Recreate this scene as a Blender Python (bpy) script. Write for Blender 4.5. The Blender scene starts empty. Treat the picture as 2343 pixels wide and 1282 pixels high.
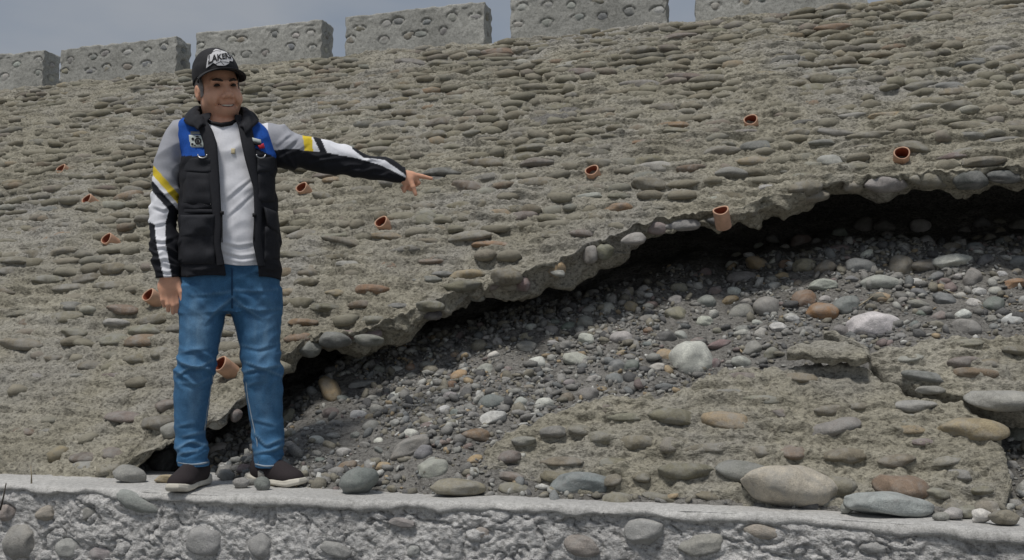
import bpy, bmesh, math, random
import numpy as np
from math import sin, cos, atan, radians, pi, sqrt
from mathutils import Matrix, Vector

SC = bpy.context.scene
COL = SC.collection
random.seed(7)
RNG = np.random.default_rng(11)

# ------------------------------------------------------------------ camera
FPX, CAMZ = 2100.0, 0.491
YAW, PITCH = radians(-15.9), atan(184 / 2100)
VF = np.array([sin(YAW) * cos(PITCH), cos(YAW) * cos(PITCH), sin(PITCH)])
VR = np.array([cos(YAW), -sin(YAW), 0.0])
VU = np.cross(VR, VF)
CAM = np.array([0, 0, CAMZ])
cd = bpy.data.cameras.new('camera')
cd.sensor_width = 36; cd.sensor_fit = 'HORIZONTAL'; cd.lens = FPX / 2343 * 36
cd.clip_start = 0.05; cd.clip_end = 2000
cam = bpy.data.objects.new('camera', cd); COL.objects.link(cam)
cam.matrix_world = Matrix(((VR[0], VU[0], -VF[0], 0), (VR[1], VU[1], -VF[1], 0), (VR[2], VU[2], -VF[2], CAMZ), (0, 0, 0, 1)))
SC.camera = cam

# ------------------------------------------------------------------ sky, sun, exposure
SUN_EL, SUN_AZ = radians(65), radians(196)      # azimuth clockwise from +Y
wd = bpy.data.worlds.new('World'); SC.world = wd; wd.use_nodes = True
nt = wd.node_tree; nt.nodes.clear()
def wn(t, **kw):
    n = nt.nodes.new(t)
    for k, v in kw.items(): setattr(n, k, v)
    return n
out = wn('ShaderNodeOutputWorld'); bg = wn('ShaderNodeBackground'); bg.inputs['Strength'].default_value = 0.1
sky = wn('ShaderNodeTexSky', sky_type='NISHITA', sun_disc=False, sun_elevation=SUN_EL, sun_rotation=SUN_AZ, air_density=1.4, dust_density=3.0)
tc = wn('ShaderNodeTexCoord')
mp = wn('ShaderNodeMapping'); mp.inputs['Scale'].default_value = (1.0, 1.0, 2.6)
ns = wn('ShaderNodeTexNoise'); ns.inputs['Scale'].default_value = 1.9; ns.inputs['Detail'].default_value = 5; ns.inputs['Roughness'].default_value = 0.5
rp = wn('ShaderNodeValToRGB')
rp.color_ramp.elements[0].position = 0.44; rp.color_ramp.elements[0].color = (2.8, 3.2, 3.85, 1)
rp.color_ramp.elements[1].position = 0.57; rp.color_ramp.elements[1].color = (3.75, 3.95, 4.3, 1)
mx = wn('ShaderNodeMixRGB'); mx.inputs['Fac'].default_value = 0.86
nt.links.new(tc.outputs['Generated'], mp.inputs['Vector']); nt.links.new(mp.outputs['Vector'], ns.inputs['Vector'])
nt.links.new(ns.outputs['Fac'], rp.inputs['Fac']); nt.links.new(sky.outputs['Color'], mx.inputs['Color1'])
nt.links.new(rp.outputs['Color'], mx.inputs['Color2']); nt.links.new(mx.outputs['Color'], bg.inputs['Color'])
nt.links.new(bg.outputs['Background'], out.inputs['Surface'])
sd = bpy.data.lights.new('sun', 'SUN'); sd.energy = 2.9; sd.angle = radians(11); sd.color = (1.0, 0.96, 0.9)
so = bpy.data.objects.new('sun', sd); COL.objects.link(so)
sdir = Vector((sin(SUN_AZ) * cos(SUN_EL), cos(SUN_AZ) * cos(SUN_EL), sin(SUN_EL)))
so.rotation_euler = sdir.to_track_quat('Z', 'Y').to_euler(); so.location = (0, 0, 12)
vs = SC.view_settings; vs.view_transform = 'Standard'; vs.look = 'None'; vs.gamma = 1.0; vs.exposure = -0.22; vs.use_curve_mapping = False

# ------------------------------------------------------------------ numeric helpers
def _hash(ix, iy, iz, seed):
    n = (ix.astype(np.int64) * 374761393 + iy.astype(np.int64) * 668265263 + iz * 2147483647 + seed * 974634777) & 0xFFFFFFFF
    n = ((n ^ (n >> 13)) * 1274126177) & 0xFFFFFFFF
    n = n ^ (n >> 16)
    return (n & 0xFFFFFF).astype(np.float32) / np.float32(0x7FFFFF) - 1.0
def vnoise(x, y, seed=0):
    x = np.asarray(x, np.float64); y = np.asarray(y, np.float64)
    x, y = np.broadcast_arrays(x, y)
    ix = np.floor(x); iy = np.floor(y); fx = (x - ix).astype(np.float32); fy = (y - iy).astype(np.float32)
    ix = ix.astype(np.int64); iy = iy.astype(np.int64)
    fx = fx * fx * fx * (fx * (fx * 6 - 15) + 10); fy = fy * fy * fy * (fy * (fy * 6 - 15) + 10)
    a = _hash(ix, iy, 0, seed); b = _hash(ix + 1, iy, 0, seed); c = _hash(ix, iy + 1, 0, seed); d = _hash(ix + 1, iy + 1, 0, seed)
    return (a + (b - a) * fx) + ((c + (d - c) * fx) - (a + (b - a) * fx)) * fy
def fbm(x, y, octv=4, seed=0, gain=0.5):
    s = 0; a = 1.0
    ca, sa = cos(0.6), sin(0.6)
    for i in range(octv):
        s = s + a * vnoise(x, y, seed + i * 17); a *= gain
        x, y = (x * ca - y * sa) * 2.03 + 3.1, (x * sa + y * ca) * 2.03 - 1.7
    return s
def vnoise3(x, y, z, seed=0):
    ix = np.floor(x).astype(np.int64); iy = np.floor(y).astype(np.int64); iz = np.floor(z).astype(np.int64)
    fx = (x - ix).astype(np.float32); fy = (y - iy).astype(np.float32); fz = (z - iz).astype(np.float32)
    fx = fx * fx * (3 - 2 * fx); fy = fy * fy * (3 - 2 * fy); fz = fz * fz * (3 - 2 * fz)
    r = 0
    for dx in (0, 1):
        for dy in (0, 1):
            for dz in (0, 1):
                r = r + _hash(ix + dx, iy + dy, iz + dz, seed) * (fx if dx else 1 - fx) * (fy if dy else 1 - fy) * (fz if dz else 1 - fz)
    return r
def sstep(a, b, x):
    t = np.clip((x - a) / (b - a), 0, 1); return t * t * (3 - 2 * t)

# pixel -> world rays (used only to measure where things stand in the place)
def ray(px, py): return VF + VR * ((px - 1171.5) / FPX) - VU * ((py - 641) / FPX)
def proj(P):
    d = np.asarray(P) - CAM; z = d @ VF
    return 1171.5 + FPX * (d @ VR) / z, 641 - FPX * (d @ VU) / z, z
TH, YB = radians(41.0), 3.27
SN = np.array([0, -sin(TH), cos(TH)]); ST = np.array([0, cos(TH), sin(TH)]); SX = np.array([1.0, 0, 0]); SO = np.array([0, YB, 0.0])
def sxt(px, py, w=0.0):                       # pixel -> (x, t) on the plane parallel to the slope at height w
    d = ray(px, py); O = SO + SN * w; s = ((O - CAM) @ SN) / (d @ SN); P = CAM + s * d
    return P[0], (P - O) @ ST, s
def S(x, t, w):                               # slope coordinates -> world, arrays
    x, t, w = np.broadcast_arrays(np.asarray(x, float), np.asarray(t, float), np.asarray(w, float))
    return np.stack([x, YB + t * ST[1] + w * SN[1], t * ST[2] + w * SN[2]], -1)

# ------------------------------------------------------------------ mesh / object helpers
def mesh_arrays(name, V, F, smooth=True):
    me = bpy.data.meshes.new(name); V = np.ascontiguousarray(V, np.float32); F = np.ascontiguousarray(F, np.int32)
    n, k = F.shape
    me.vertices.add(len(V)); me.vertices.foreach_set('co', V.ravel())
    me.loops.add(n * k); me.loops.foreach_set('vertex_index', F.ravel())
    me.polygons.add(n); me.polygons.foreach_set('loop_start', np.arange(0, n * k, k, dtype=np.int32))
    me.polygons.foreach_set('use_smooth', np.full(n, smooth, bool))
    me.update(calc_edges=True)
    return me
def grid_faces(nr, nc, wrap=False):
    i, j = np.meshgrid(np.arange(nr - 1), np.arange(nc if wrap else nc - 1), indexing='ij')
    j2 = (j + 1) % nc
    return np.stack([i * nc + j, i * nc + j2, (i + 1) * nc + j2, (i + 1) * nc + j], -1).reshape(-1, 4)
def obj(name, me, mat=None, parent=None, label=None, cat=None, group=None, kind=None):
    o = bpy.data.objects.new(name, me); COL.objects.link(o)
    if mat is not None and me is not None:
        if len(me.materials) == 0: me.materials.append(mat)
        else: me.materials[0] = mat
    if parent is not None: o.parent = parent
    if label: o['label'] = label
    if cat: o['category'] = cat
    if group: o['group'] = group
    if kind: o['kind'] = kind
    return o
def add_color(me, cols, name='tint'):
    a = me.color_attributes.new(name, 'FLOAT_COLOR', 'POINT')
    c = np.ones((len(me.vertices), 4), np.float32); c[:, :3] = cols
    a.data.foreach_set('color', c.ravel())
def tube_mesh(name, pts, rad, n=8, caps=True):
    pts = np.asarray(pts, float); m = len(pts); rad = np.broadcast_to(rad, (m,))
    V = []; up = np.array([0.13, 0.21, 0.97])
    for i in range(m):
        d = pts[min(i + 1, m - 1)] - pts[max(i - 1, 0)]; d = d / (np.linalg.norm(d) + 1e-9)
        a = np.cross(d, up); a /= np.linalg.norm(a) + 1e-9; b = np.cross(d, a)
        for k in range(n):
            V.append(pts[i] + rad[i] * (cos(2 * pi * k / n) * a + sin(2 * pi * k / n) * b))
    F = [list(r) for r in grid_faces(m, n, True)]
    if caps: F += [list(range(n))[::-1], [(m - 1) * n + k for k in range(n)]]
    me = bpy.data.meshes.new(name); me.from_pydata([tuple(v) for v in V], [], F); me.update()
    me.polygons.foreach_set('use_smooth', np.ones(len(me.polygons), bool))
    return me

# ------------------------------------------------------------------ materials
def newmat(name, rough=0.9):
    m = bpy.data.materials.new(name); m.use_nodes = True
    b = m.node_tree.nodes['Principled BSDF']; b.inputs['Roughness'].default_value = rough
    b.inputs['Specular IOR Level'].default_value = 0.3
    return m, m.node_tree, b
def N(t, typ, **kw):
    n = t.nodes.new(typ)
    for k, v in kw.items():
        if k in n.inputs: n.inputs[k].default_value = v
        else: setattr(n, k, v)
    return n
def ramp(t, fac, stops):
    r = t.nodes.new('ShaderNodeValToRGB'); e = r.color_ramp.elements
    while len(e) > 1: e.remove(e[-1])
    e[0].position = stops[0][0]; e[0].color = (*stops[0][1], 1)
    for p, c in stops[1:]:
        k = e.new(p); k.color = (*c, 1)
    t.links.new(fac, r.inputs['Fac']); return r.outputs['Color']
def noise(t, scale, detail=4, rough=0.55, vec=None, dist=0.0):
    n = N(t, 'ShaderNodeTexNoise'); n.inputs['Scale'].default_value = scale; n.inputs['Detail'].default_value = detail
    n.inputs['Roughness'].default_value = rough; n.inputs['Distortion'].default_value = dist
    if vec is not None: t.links.new(vec, n.inputs['Vector'])
    return n.outputs['Fac']
def mixc(t, mode, fac, a, b):
    m = t.nodes.new('ShaderNodeMixRGB'); m.blend_type = mode
    for s, v in ((0, fac), (1, a), (2, b)):
        if isinstance(v, (int, float)): m.inputs[s].default_value = v
        elif isinstance(v, tuple): m.inputs[s].default_value = (*v, 1)
        else: t.links.new(v, m.inputs[s])
    return m.outputs[0]
def objvec(t): return t.nodes.new('ShaderNodeTexCoord').outputs['Object']
def posvec(t): return t.nodes.new('ShaderNodeNewGeometry').outputs['Position']
def bump(t, b, h, strength=0.6, dist=0.01, prev=None):
    n = N(t, 'ShaderNodeBump'); n.inputs['Strength'].default_value = strength; n.inputs['Distance'].default_value = dist
    t.links.new(h, n.inputs['Height'])
    if prev is not None: t.links.new(prev, n.inputs['Normal'])
    t.links.new(n.outputs['Normal'], b.inputs['Normal']); return n.outputs['Normal']
PIT_GREY = (0.6, 0.6, 0.6)
def mortar_mat(name, c_lo, c_hi, c_stain, stain=0.5, bumpd=0.012, pit_shade=0.85):
    m, t, b = newmat(name, 0.95); v = posvec(t)
    base = ramp(t, noise(t, 2.2, 5, 0.6, v), [(0.3, c_lo), (0.7, c_hi)])
    st = ramp(t, noise(t, 1.1, 4, 0.6, v, 0.6), [(0.45, (0, 0, 0)), (0.72, (stain,) * 3)])
    base = mixc(t, 'MIX', st, base, c_stain)
    fine = ramp(t, noise(t, 55, 4, 0.7, v), [(0.25, (0.62, 0.62, 0.6)), (0.5, (1, 1, 1)), (0.78, (1.25, 1.25, 1.24))])
    base = mixc(t, 'MULTIPLY', 1.0, base, fine)
    sand = ramp(t, noise(t, 230, 2, 0.6, v), [(0.3, (0.7, 0.7, 0.7)), (0.7, (1.25, 1.25, 1.25))])
    base = mixc(t, 'MULTIPLY', 0.7, base, sand)
    mpg = N(t, 'ShaderNodeMapping'); mpg.inputs['Scale'].default_value = (0.8, 1.0, 1.25); t.links.new(v, mpg.inputs['Vector']); gn = noise(t, 70, 3, 0.55, mpg.outputs['Vector'], 0.3)
    base = mixc(t, 'MULTIPLY', pit_shade, base, ramp(t, gn, [(0.34, (0.42, 0.41, 0.4)), (0.46, (0.95, 0.95, 0.95)), (0.66, (1.2, 1.2, 1.19))]))  # shade painted into the pits: the bump's low spots get darker colour
    t.links.new(base, b.inputs['Base Color'])
    n1 = bump(t, b, noise(t, 34, 5, 0.62, v, 0.1), 0.9, bumpd)
    n1 = bump(t, b, gn, 0.9 * pit_shade + 0.1, bumpd * 0.8, n1)
    bump(t, b, noise(t, 150, 3, 0.7, v), 0.8, 0.004, n1)
    return m
def stone_mat(name, src, dust=0.35, dustc=(0.3, 0.285, 0.23), rough=0.8):
    m, t, b = newmat(name, rough)
    if src == 'object':
        c = t.nodes.new('ShaderNodeObjectInfo').outputs['Color']
    else:
        a = t.nodes.new('ShaderNodeAttribute'); a.attribute_name = 'tint'; c = a.outputs['Color']
    v = posvec(t)
    mot = ramp(t, noise(t, 24, 5, 0.65, v, 0.8), [(0.25, (0.66, 0.66, 0.66)), (0.5, (1, 1, 1)), (0.75, (1.28, 1.27, 1.25))])
    c = mixc(t, 'MULTIPLY', 1.0, c, mot)
    sp = ramp(t, noise(t, 260, 2, 0.6, v), [(0.3, (0.72, 0.72, 0.72)), (0.68, (1.25, 1.25, 1.25))])
    c = mixc(t, 'MULTIPLY', 0.75, c, sp)
    if dust > 0:
        k = ramp(t, noise(t, 15, 5, 0.72, v, 0.5), [(0.5 - 0.18 * dust - 0.05, (0, 0, 0)), (0.8 - 0.3 * dust, (0.85,) * 3)])
        c = mixc(t, 'MIX', k, c, dustc)
    t.links.new(c, b.inputs['Base Color'])
    n1 = bump(t, b, noise(t, 60, 5, 0.65, v), 0.6, 0.006)
    bump(t, b, noise(t, 240, 2, 0.6, v), 0.5, 0.002, n1)
    return m
MORT = (0.25, 0.236, 0.19)
M_MORTAR = mortar_mat('olive_mortar', (0.24, 0.225, 0.18), (0.35, 0.33, 0.27), (0.30, 0.294, 0.282), 0.9)
M_LEDGE = mortar_mat('pale_rough_cement', (0.40, 0.395, 0.39), (0.54, 0.535, 0.53), (0.46, 0.46, 0.46), 0.5, 0.011, 0.7)
M_COPING = mortar_mat('pale_smooth_cement', (0.40, 0.395, 0.385), (0.52, 0.515, 0.50), (0.38, 0.38, 0.37), 0.4, 0.003, 0.15)
M_BLOCK = mortar_mat('grey_block_concrete', (0.29, 0.29, 0.27), (0.44, 0.44, 0.415), (0.22, 0.22, 0.205), 0.6, 0.004, 0.3)
M_SOIL = mortar_mat('dark_sandy_soil', (0.145, 0.14, 0.13), (0.25, 0.242, 0.228), (0.19, 0.185, 0.175), 0.5, 0.02)
M_BED = mortar_mat('river_bed_gravel', (0.22, 0.22, 0.21), (0.34, 0.34, 0.325), (0.28, 0.28, 0.27), 0.5, 0.03)
M_ST_O = stone_mat('set_stone', 'object', 0.6, MORT)
M_ST_A = stone_mat('set_stone_mass', 'attr', 0.6, MORT)
M_LS_O = stone_mat('loose_stone', 'object', 0.08, (0.3, 0.3, 0.29))
M_LS_A = stone_mat('loose_pebble', 'attr', 0.0)
M_LEDGE_ST = stone_mat('ledge_stone', 'object', 0.8, (0.56, 0.555, 0.545))
M_BLOCK_ST = stone_mat('block_stone', 'object', 0.45, (0.42, 0.42, 0.395))
def plain(name, c, rough=0.6, nz=0.15, scale=60, metal=0.0):
    m, t, b = newmat(name, rough); v = objvec(t)
    k = ramp(t, noise(t, scale, 4, 0.6, v), [(0.25, (1 - nz,) * 3), (0.75, (1 + nz,) * 3)])
    t.links.new(mixc(t, 'MULTIPLY', 1.0, c, k), b.inputs['Base Color']); b.inputs['Metallic'].default_value = metal
    return m
M_PIPE = plain('pale_clay_pipe', (0.55, 0.34, 0.235), 0.7, 0.3, 18); M_PIPE_IN = plain('red_brown_pipe_bore', (0.26, 0.07, 0.035), 0.75, 0.3, 25)  # bore coloured a darker red-brown than the outside
M_TWIG = plain('dry_twig', (0.30, 0.26, 0.19), 0.85, 0.3, 40)

# ------------------------------------------------------------------ stones: shared base shapes
def ico(sub):
    bm = bmesh.new(); bmesh.ops.create_icosphere(bm, subdivisions=sub, radius=1.0)
    bm.verts.ensure_lookup_table()
    V = np.array([v.co[:] for v in bm.verts]); F = np.array([[v.index for v in f.verts] for f in bm.faces]); bm.free()
    return V, F
ICO = {k: ico(k) for k in (1, 2, 3, 4)}
def cobble(sub, seed, angular=0.3, amp=0.16, box=0.8):
    V, F = ICO[sub]; r = np.random.default_rng(seed); P = np.sign(V) * np.abs(V) ** r.uniform(box, 1.0)
    for _ in range(int(3 + angular * 14)):           # worn facets
        d = r.normal(size=3); d /= np.linalg.norm(d); h = r.uniform(0.74, 0.95); q = P @ d
        P -= np.maximum(q - h, 0)[:, None] * d * r.uniform(0.6, 0.95)
    o = r.uniform(0, 50, 3)
    n = vnoise3(P[:, 0] * 1.3 + o[0], P[:, 1] * 1.3 + o[1], P[:, 2] * 1.3 + o[2], seed)
    n2 = vnoise3(P[:, 0] * 3.1 + o[1], P[:, 1] * 3.1 + o[2], P[:, 2] * 3.1 + o[0], seed + 5)
    P *= (1 + amp * n + 0.3 * amp * n2)[:, None]
    P /= np.abs(P).max(0)
    return P, F
COB3 = [cobble(4, 100 + i, 0.15 + 0.09 * i) for i in range(10)]
COB2 = [cobble(3, 200 + i, 0.1 + 0.06 * i) for i in range(10)]
COB1 = [cobble(2, 300 + i, 0.1 + 0.06 * i) for i in range(8)]
PEB1 = [cobble(1, 400 + i, 0.3, 0.14) for i in range(8)]
ME3 = [mesh_arrays('cobble_shape', *c) for c in COB3]
ME2 = [mesh_arrays('stone_shape', *c) for c in COB2]
def ucopy(me): return me.copy()
PAL = dict(cream=(0.45, 0.425, 0.345), palebl=(0.36, 0.385, 0.38), olive=(0.2, 0.178, 0.128), greyolive=(0.235, 0.218, 0.172), bluegrey=(0.195, 0.205, 0.205), brown=(0.21, 0.145, 0.1), orange=(0.30, 0.18, 0.105),
           pale=(0.40, 0.40, 0.37), white=(0.56, 0.56, 0.53), tan=(0.36, 0.28, 0.175), mauve=(0.22, 0.175, 0.165), dark=(0.105, 0.105, 0.105), green=(0.17, 0.2, 0.175), grey=(0.255, 0.25, 0.235))
def tint(c, r=RNG, v=0.14):
    k = 1 + r.uniform(-v, v); return tuple(float(np.clip(x * k * (1 + r.uniform(-0.04, 0.04)), 0.02, 0.8)) for x in PAL[c])
def place(o, pos, ax, sc):
    """ax: 3x3 columns = local axes in world, sc: half sizes"""
    A = np.asarray(ax) * np.asarray(sc)[None, :]
    o.matrix_basis = Matrix(((*A[0], pos[0]), (*A[1], pos[1]), (*A[2], pos[2]), (0, 0, 0, 1)))
def rotm(axis, a):
    return np.array(Matrix.Rotation(a, 3, Vector(axis)))
def merge_stones(items):
    """items: (base, pos, A, colour); -> V, F, C"""
    Vs, Fs, Cs = [], [], []; off = 0
    for (bv, bf), p, A, c in items:
        Vs.append(bv @ np.asarray(A).T + p); Fs.append(bf + off); Cs.append(np.broadcast_to(c, (len(bv), 3))); off += len(bv)
    return np.concatenate(Vs), np.concatenate(Fs), np.concatenate(Cs)

# ------------------------------------------------------------------ the setting
def empty(name, loc=(0, 0, 0), **kw):
    o = obj(name, None, **kw); o.location = loc; o.empty_display_size = 0.2; return o
# river bed: one sheet to the horizon
g = [-600, -60, -12, -5, 0, 3.0, 3.6, 12, 60, 600]; gx, gy = np.meshgrid(g, g, indexing='ij')
V = np.stack([gx, gy, np.full_like(gx, -0.95, float)], -1).reshape(-1, 3)
obj('river_bed', mesh_arrays('river_bed', V, grid_faces(10, 10)[:, ::-1]), M_BED, kind='structure')

# broken edge of the stone pitching, measured along the slope: t = edge(x)
EDGE_PX = [(245, 1104), (270, 1075), (300, 1046), (345, 1024), (400, 994), (470, 958), (520, 936), (556, 900), (600, 868), (646, 828), (700, 772), (760, 764), (810, 762), (874, 740), (952, 706), (1030, 672), (1108, 648),
           (1201, 622), (1264, 600), (1343, 560), (1425, 532), (1514, 503), (1617, 490), (1669, 488), (1748, 454), (1823, 444), (1917, 404), (2067, 396), (2179, 391), (2343, 383)]
_e = np.array([sxt(*p)[:2] for p in EDGE_PX]); _o = np.argsort(_e[:, 0]); _e = _e[_o]
_ex = np.concatenate([[-12, _e[0, 0] - 0.02], _e[:, 0], [4.0]]); _et = np.concatenate([[-0.06, -0.06], np.maximum(_e[:, 1], -0.06), [_e[-1, 1] + 0.25]])
def edge_s(x): return np.interp(x, _ex, _et)
def edge(x):
    k = sstep(_e[0, 0] - 0.05, _e[0, 0] + 0.25, x)
    return edge_s(x) + k * (0.03 * vnoise(x * 5, 0.3, 3) + 0.045 * (np.abs(vnoise(x * 9, 4.3, 4)) - 0.35) + 0.03 * (np.abs(vnoise(x * 23, 9.3, 5)) - 0.3) + 0.012 * vnoise(x * 60, 2.2, 6))
TC = sxt(1128, 92)[1]                          # crest
THICK = 0.165
print('crest t', TC, 'edge x', _e[0, 0], _e[-1])

# gravel surface below the slope plane
def soil_w(x, t):
    E = edge_s(x)
    oe = np.interp(x, [-3.05, -2.75, -2.3, -1.9, -1.2, -0.3, 1.2, 3], [0.1, 0.28, 0.29, 0.29, 0.35, 0.46, 0.52, 0.52])
    fr = np.clip(t / np.maximum(E, 0.12), 0, 1)
    b0 = -0.015 + 0.09 * sstep(-1.95, -2.2, x)
    o = b0 + (oe - b0) * sstep(0.0, 1.0, fr ** 0.85)
    q = np.maximum(t - E, 0)
    o = o + np.interp(x, [-2.2, -1.0, 0.2], [0.25, 0.34, 0.5]) * np.minimum(q, 0.85)
    o = o + (0.02 - o) * sstep(1.15, 1.75, q)
    o = o + 0.07 * sstep(-1.0, -0.7, x) * sstep(1.0, 0.7, t / np.interp(x, [-1, 0, 0.7, 2], [0.3, 0.75, 0.95, 1.1])) * sstep(0.0, 0.1, t)
    return -o + 0.03 * fbm(x * 3, t * 3, 3, 41) * sstep(0.0, 0.25, t) + 0.006 * fbm(x * 22, t * 22, 2, 45)
def hit_soil(px, py):
    d = ray(px, py); s = np.arange(2.9, 6.5, 0.004); P = CAM + s[:, None] * d
    R = P - SO; x = P[:, 0]; t = R @ ST; w = R @ SN
    k = np.argmax(w < soil_w(x, t)); return P[k], x[k], t[k], s[k]
# ------------------------------------------------------------------ stone pitching (revetment)
PIPES = [(148, 394, .5, .35, .15), (208, 464, .5, .35, .2), (252, 553, .35, .4, .2), (356, 688, .9, .35, .25), (522, 848, 1.0, .3, .25), (697, 438, .5, .35, .15), (880, 519, .6, .3, .2), (1358, 401, 0.5, .25, .15), (1719, 285, 0.5, .35, .1), (2062, 364, .7, .45, .05), (1652, 500, .7, .0, .1)]
PIPE_XT = [sxt(p[0], p[1])[:2] for p in PIPES]
SET = [  # pixel x, y, half width, half height, colour, proud
    (850, 660, 44, 14, 'orange', 1), (1056, 653, 48, 15, 'olive', 1), (1160, 633, 40, 22, 'olive', 1.2), (1068, 627, 44, 15, 'tan', 1), (945, 568, 58, 13, 'grey', 1),
    (968, 638, 45, 10, 'bluegrey', 1), (1230, 371, 43, 14, 'mauve', 1), (1546, 285, 42, 10, 'orange', .7), (1480, 326, 42, 12, 'orange', .8), (1575, 325, 34, 11, 'orange', .7), (1650, 347, 46, 14, 'greyolive', 1),
    (1582, 385, 38, 13, 'brown', 1), (280, 705, 46, 12, 'brown', .9), (690, 733, 38, 11, 'orange', .6), (680, 768, 36, 12, 'orange', .6), (985, 595, 45, 12, 'brown', .9), (885, 605, 32, 10, 'brown', .9),
    (800, 603, 36, 12, 'pale', .9), (1120, 556, 50, 11, 'orange', .5), (1450, 546, 30, 16, 'pale', 1.4), (765, 777, 38, 20, 'bluegrey', 1.2), (842, 776, 36, 16, 'grey', .9), (985, 698, 38, 14, 'olive', 1), (850, 728, 26, 11, 'greyolive', .9),
    (1330, 532, 30, 11, 'mauve', 1), (1262, 536, 40, 12, 'olive', 1), (1485, 478, 36, 10, 'olive', 1), (1350, 447, 34, 9, 'pale', 1), (1415, 446, 30, 10, 'greyolive', 1), (1630, 455, 30, 9, 'pale', 1), (1757, 428, 24, 9, 'white', .9),
    (1950, 262, 40, 10, 'pale', .9), (2035, 262, 46, 10, 'tan', .8), (1700, 300, 36, 8, 'grey', 1), (1880, 325, 34, 9, 'grey', 1), (1975, 335, 28, 9, 'olive', 1), (2080, 328, 30, 10, 'olive', 1), (1950, 380, 44, 11, 'greyolive', 1),
    (2230, 345, 60, 14, 'greyolive', .9), (2180, 355, 40, 10, 'mauve', 1), (1840, 280, 30, 10, 'dark', .9), (2290, 320, 40, 10, 'grey', 1), (1790, 390, 30, 9, 'grey', 1), (1660, 330, 26, 9, 'olive', 1),
    (135, 540, 45, 14, 'orange', .35), (150, 659, 60, 13, 'greyolive', 1), (60, 715, 55, 12, 'greyolive', .9), (185, 560, 40, 8, 'mauve', .8), (200, 478, 34, 12, 'olive', 1), (110, 478, 30, 9, 'bluegrey', 1), (345, 445, 22, 9, 'greyolive', 1),
    (128, 820, 34, 11, 'olive', 1), (75, 860, 36, 11, 'grey', .9), (172, 860, 30, 9, 'grey', 1), (260, 858, 34, 10, 'mauve', .9), (130, 912, 34, 10, 'olive', 1), (280, 953, 48, 15, 'mauve', 1.2), (60, 985, 38, 12, 'brown', .7), (105, 985, 26, 10, 'grey', .7), (150, 935, 34, 8, 'pale', .7),
    (265, 735, 38, 10, 'pale', .8), (380, 925, 26, 16, 'mauve', .8), (170, 758, 38, 11, 'greyolive', .9), (990, 440, 42, 14, 'olive', .9), (830, 435, 40, 14, 'greyolive', .8), (740, 400, 36, 11, 'mauve', 1), (700, 415, 30, 10, 'olive', 1), (760, 410, 26, 9, 'tan', .8),
    (1010, 625, 28, 9, 'bluegrey', 1), (720, 600, 40, 8, 'tan', 1), (700, 645, 34, 12, 'olive', 1), (660, 667, 32, 12, 'tan', 1), (765, 667, 26, 9, 'tan', .8), (740, 700, 36, 12, 'olive', .8), (820, 695, 26, 12, 'brown', .8), (905, 697, 34, 9, 'bluegrey', .8)]
STONES = []                                   # x, t, a, b, c, w, rot, colour, hand
def overlaps(x, t, a, b, lim=1.0):
    for s in STONES:
        if abs(s[0] - x) < (s[2] + a) * 0.98 and abs(s[1] - t) < (s[3] + b) * 0.9: return True
    return False
for px, py, hw, hh, c, pr in SET:
    x, t, d = sxt(px, py); a = hw * d / FPX * 1.02; b = min(hh * d / FPX * 0.95, a * 0.7)
    STONES.append((x, t, a, b, b * 1.7, (-0.02 + 0.012 * pr), RNG.uniform(-0.08, 0.08), tuple((0.72 * np.array(tint(c)) + 0.28 * np.array(MORT)) * 0.85), True))
wts = ['olive'] * 40 + ['greyolive'] * 38 + ['grey'] * 8 + ['bluegrey'] * 2 + ['brown'] * 3 + ['mauve'] * 4 + ['tan'] * 2 + ['orange'] * 1 + ['pale'] * 3 + ['dark'] * 2; COURSES = []
hand = list(STONES); PADS = []
j = 0; tj = 0.06
while tj < TC - 0.03:
    x = -9.3 + RNG.uniform(0, 0.2); COURSES.append(tj)
    while x < 3.2:
        a = RNG.choice([0.045, 0.062, 0.08, 0.1, 0.13], p=[.16, .26, .28, .2, .1]) * RNG.uniform(1.0, 1.25); xc = x + a
        t = tj + 0.022 * vnoise(xc * 1.3, tj * 3, 9) + RNG.uniform(-0.022, 0.022)
        b = RNG.uniform(0.025, 0.042); c = RNG.uniform(0.045, 0.07)
        low = sstep(1.9, 0.5, np.float64(t)) * sstep(-1.0, -2.2, np.float64(xc))
        ok = t - b * 0.4 > edge(np.float64(xc)) + 0.035 and RNG.random() > 0.3 * low + 0.04
        for s in hand:
            if abs(s[0] - xc) < s[2] + a * 0.8 and abs(s[1] - t) < s[3] * 1.3 + b * 0.9: ok = False
        for q in PIPE_XT:
            if abs(q[0] - xc) < 0.05 + a and abs(q[1] - t) < 0.05 + b: ok = False
        if ok:
            STONES.append((xc, t, a, b, c, RNG.uniform(-0.024, 0.0) - 0.008 * low, RNG.normal(0, 0.09), tuple((0.7 * np.array(tint(RNG.choice(wts), v=0.22)) + 0.3 * np.array(PAL['greyolive'])) * 0.88), False))
        x += 1.72 * a + RNG.uniform(-0.02, 0.03)
    tj += 0.09 + RNG.uniform(-0.012, 0.012)
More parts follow.
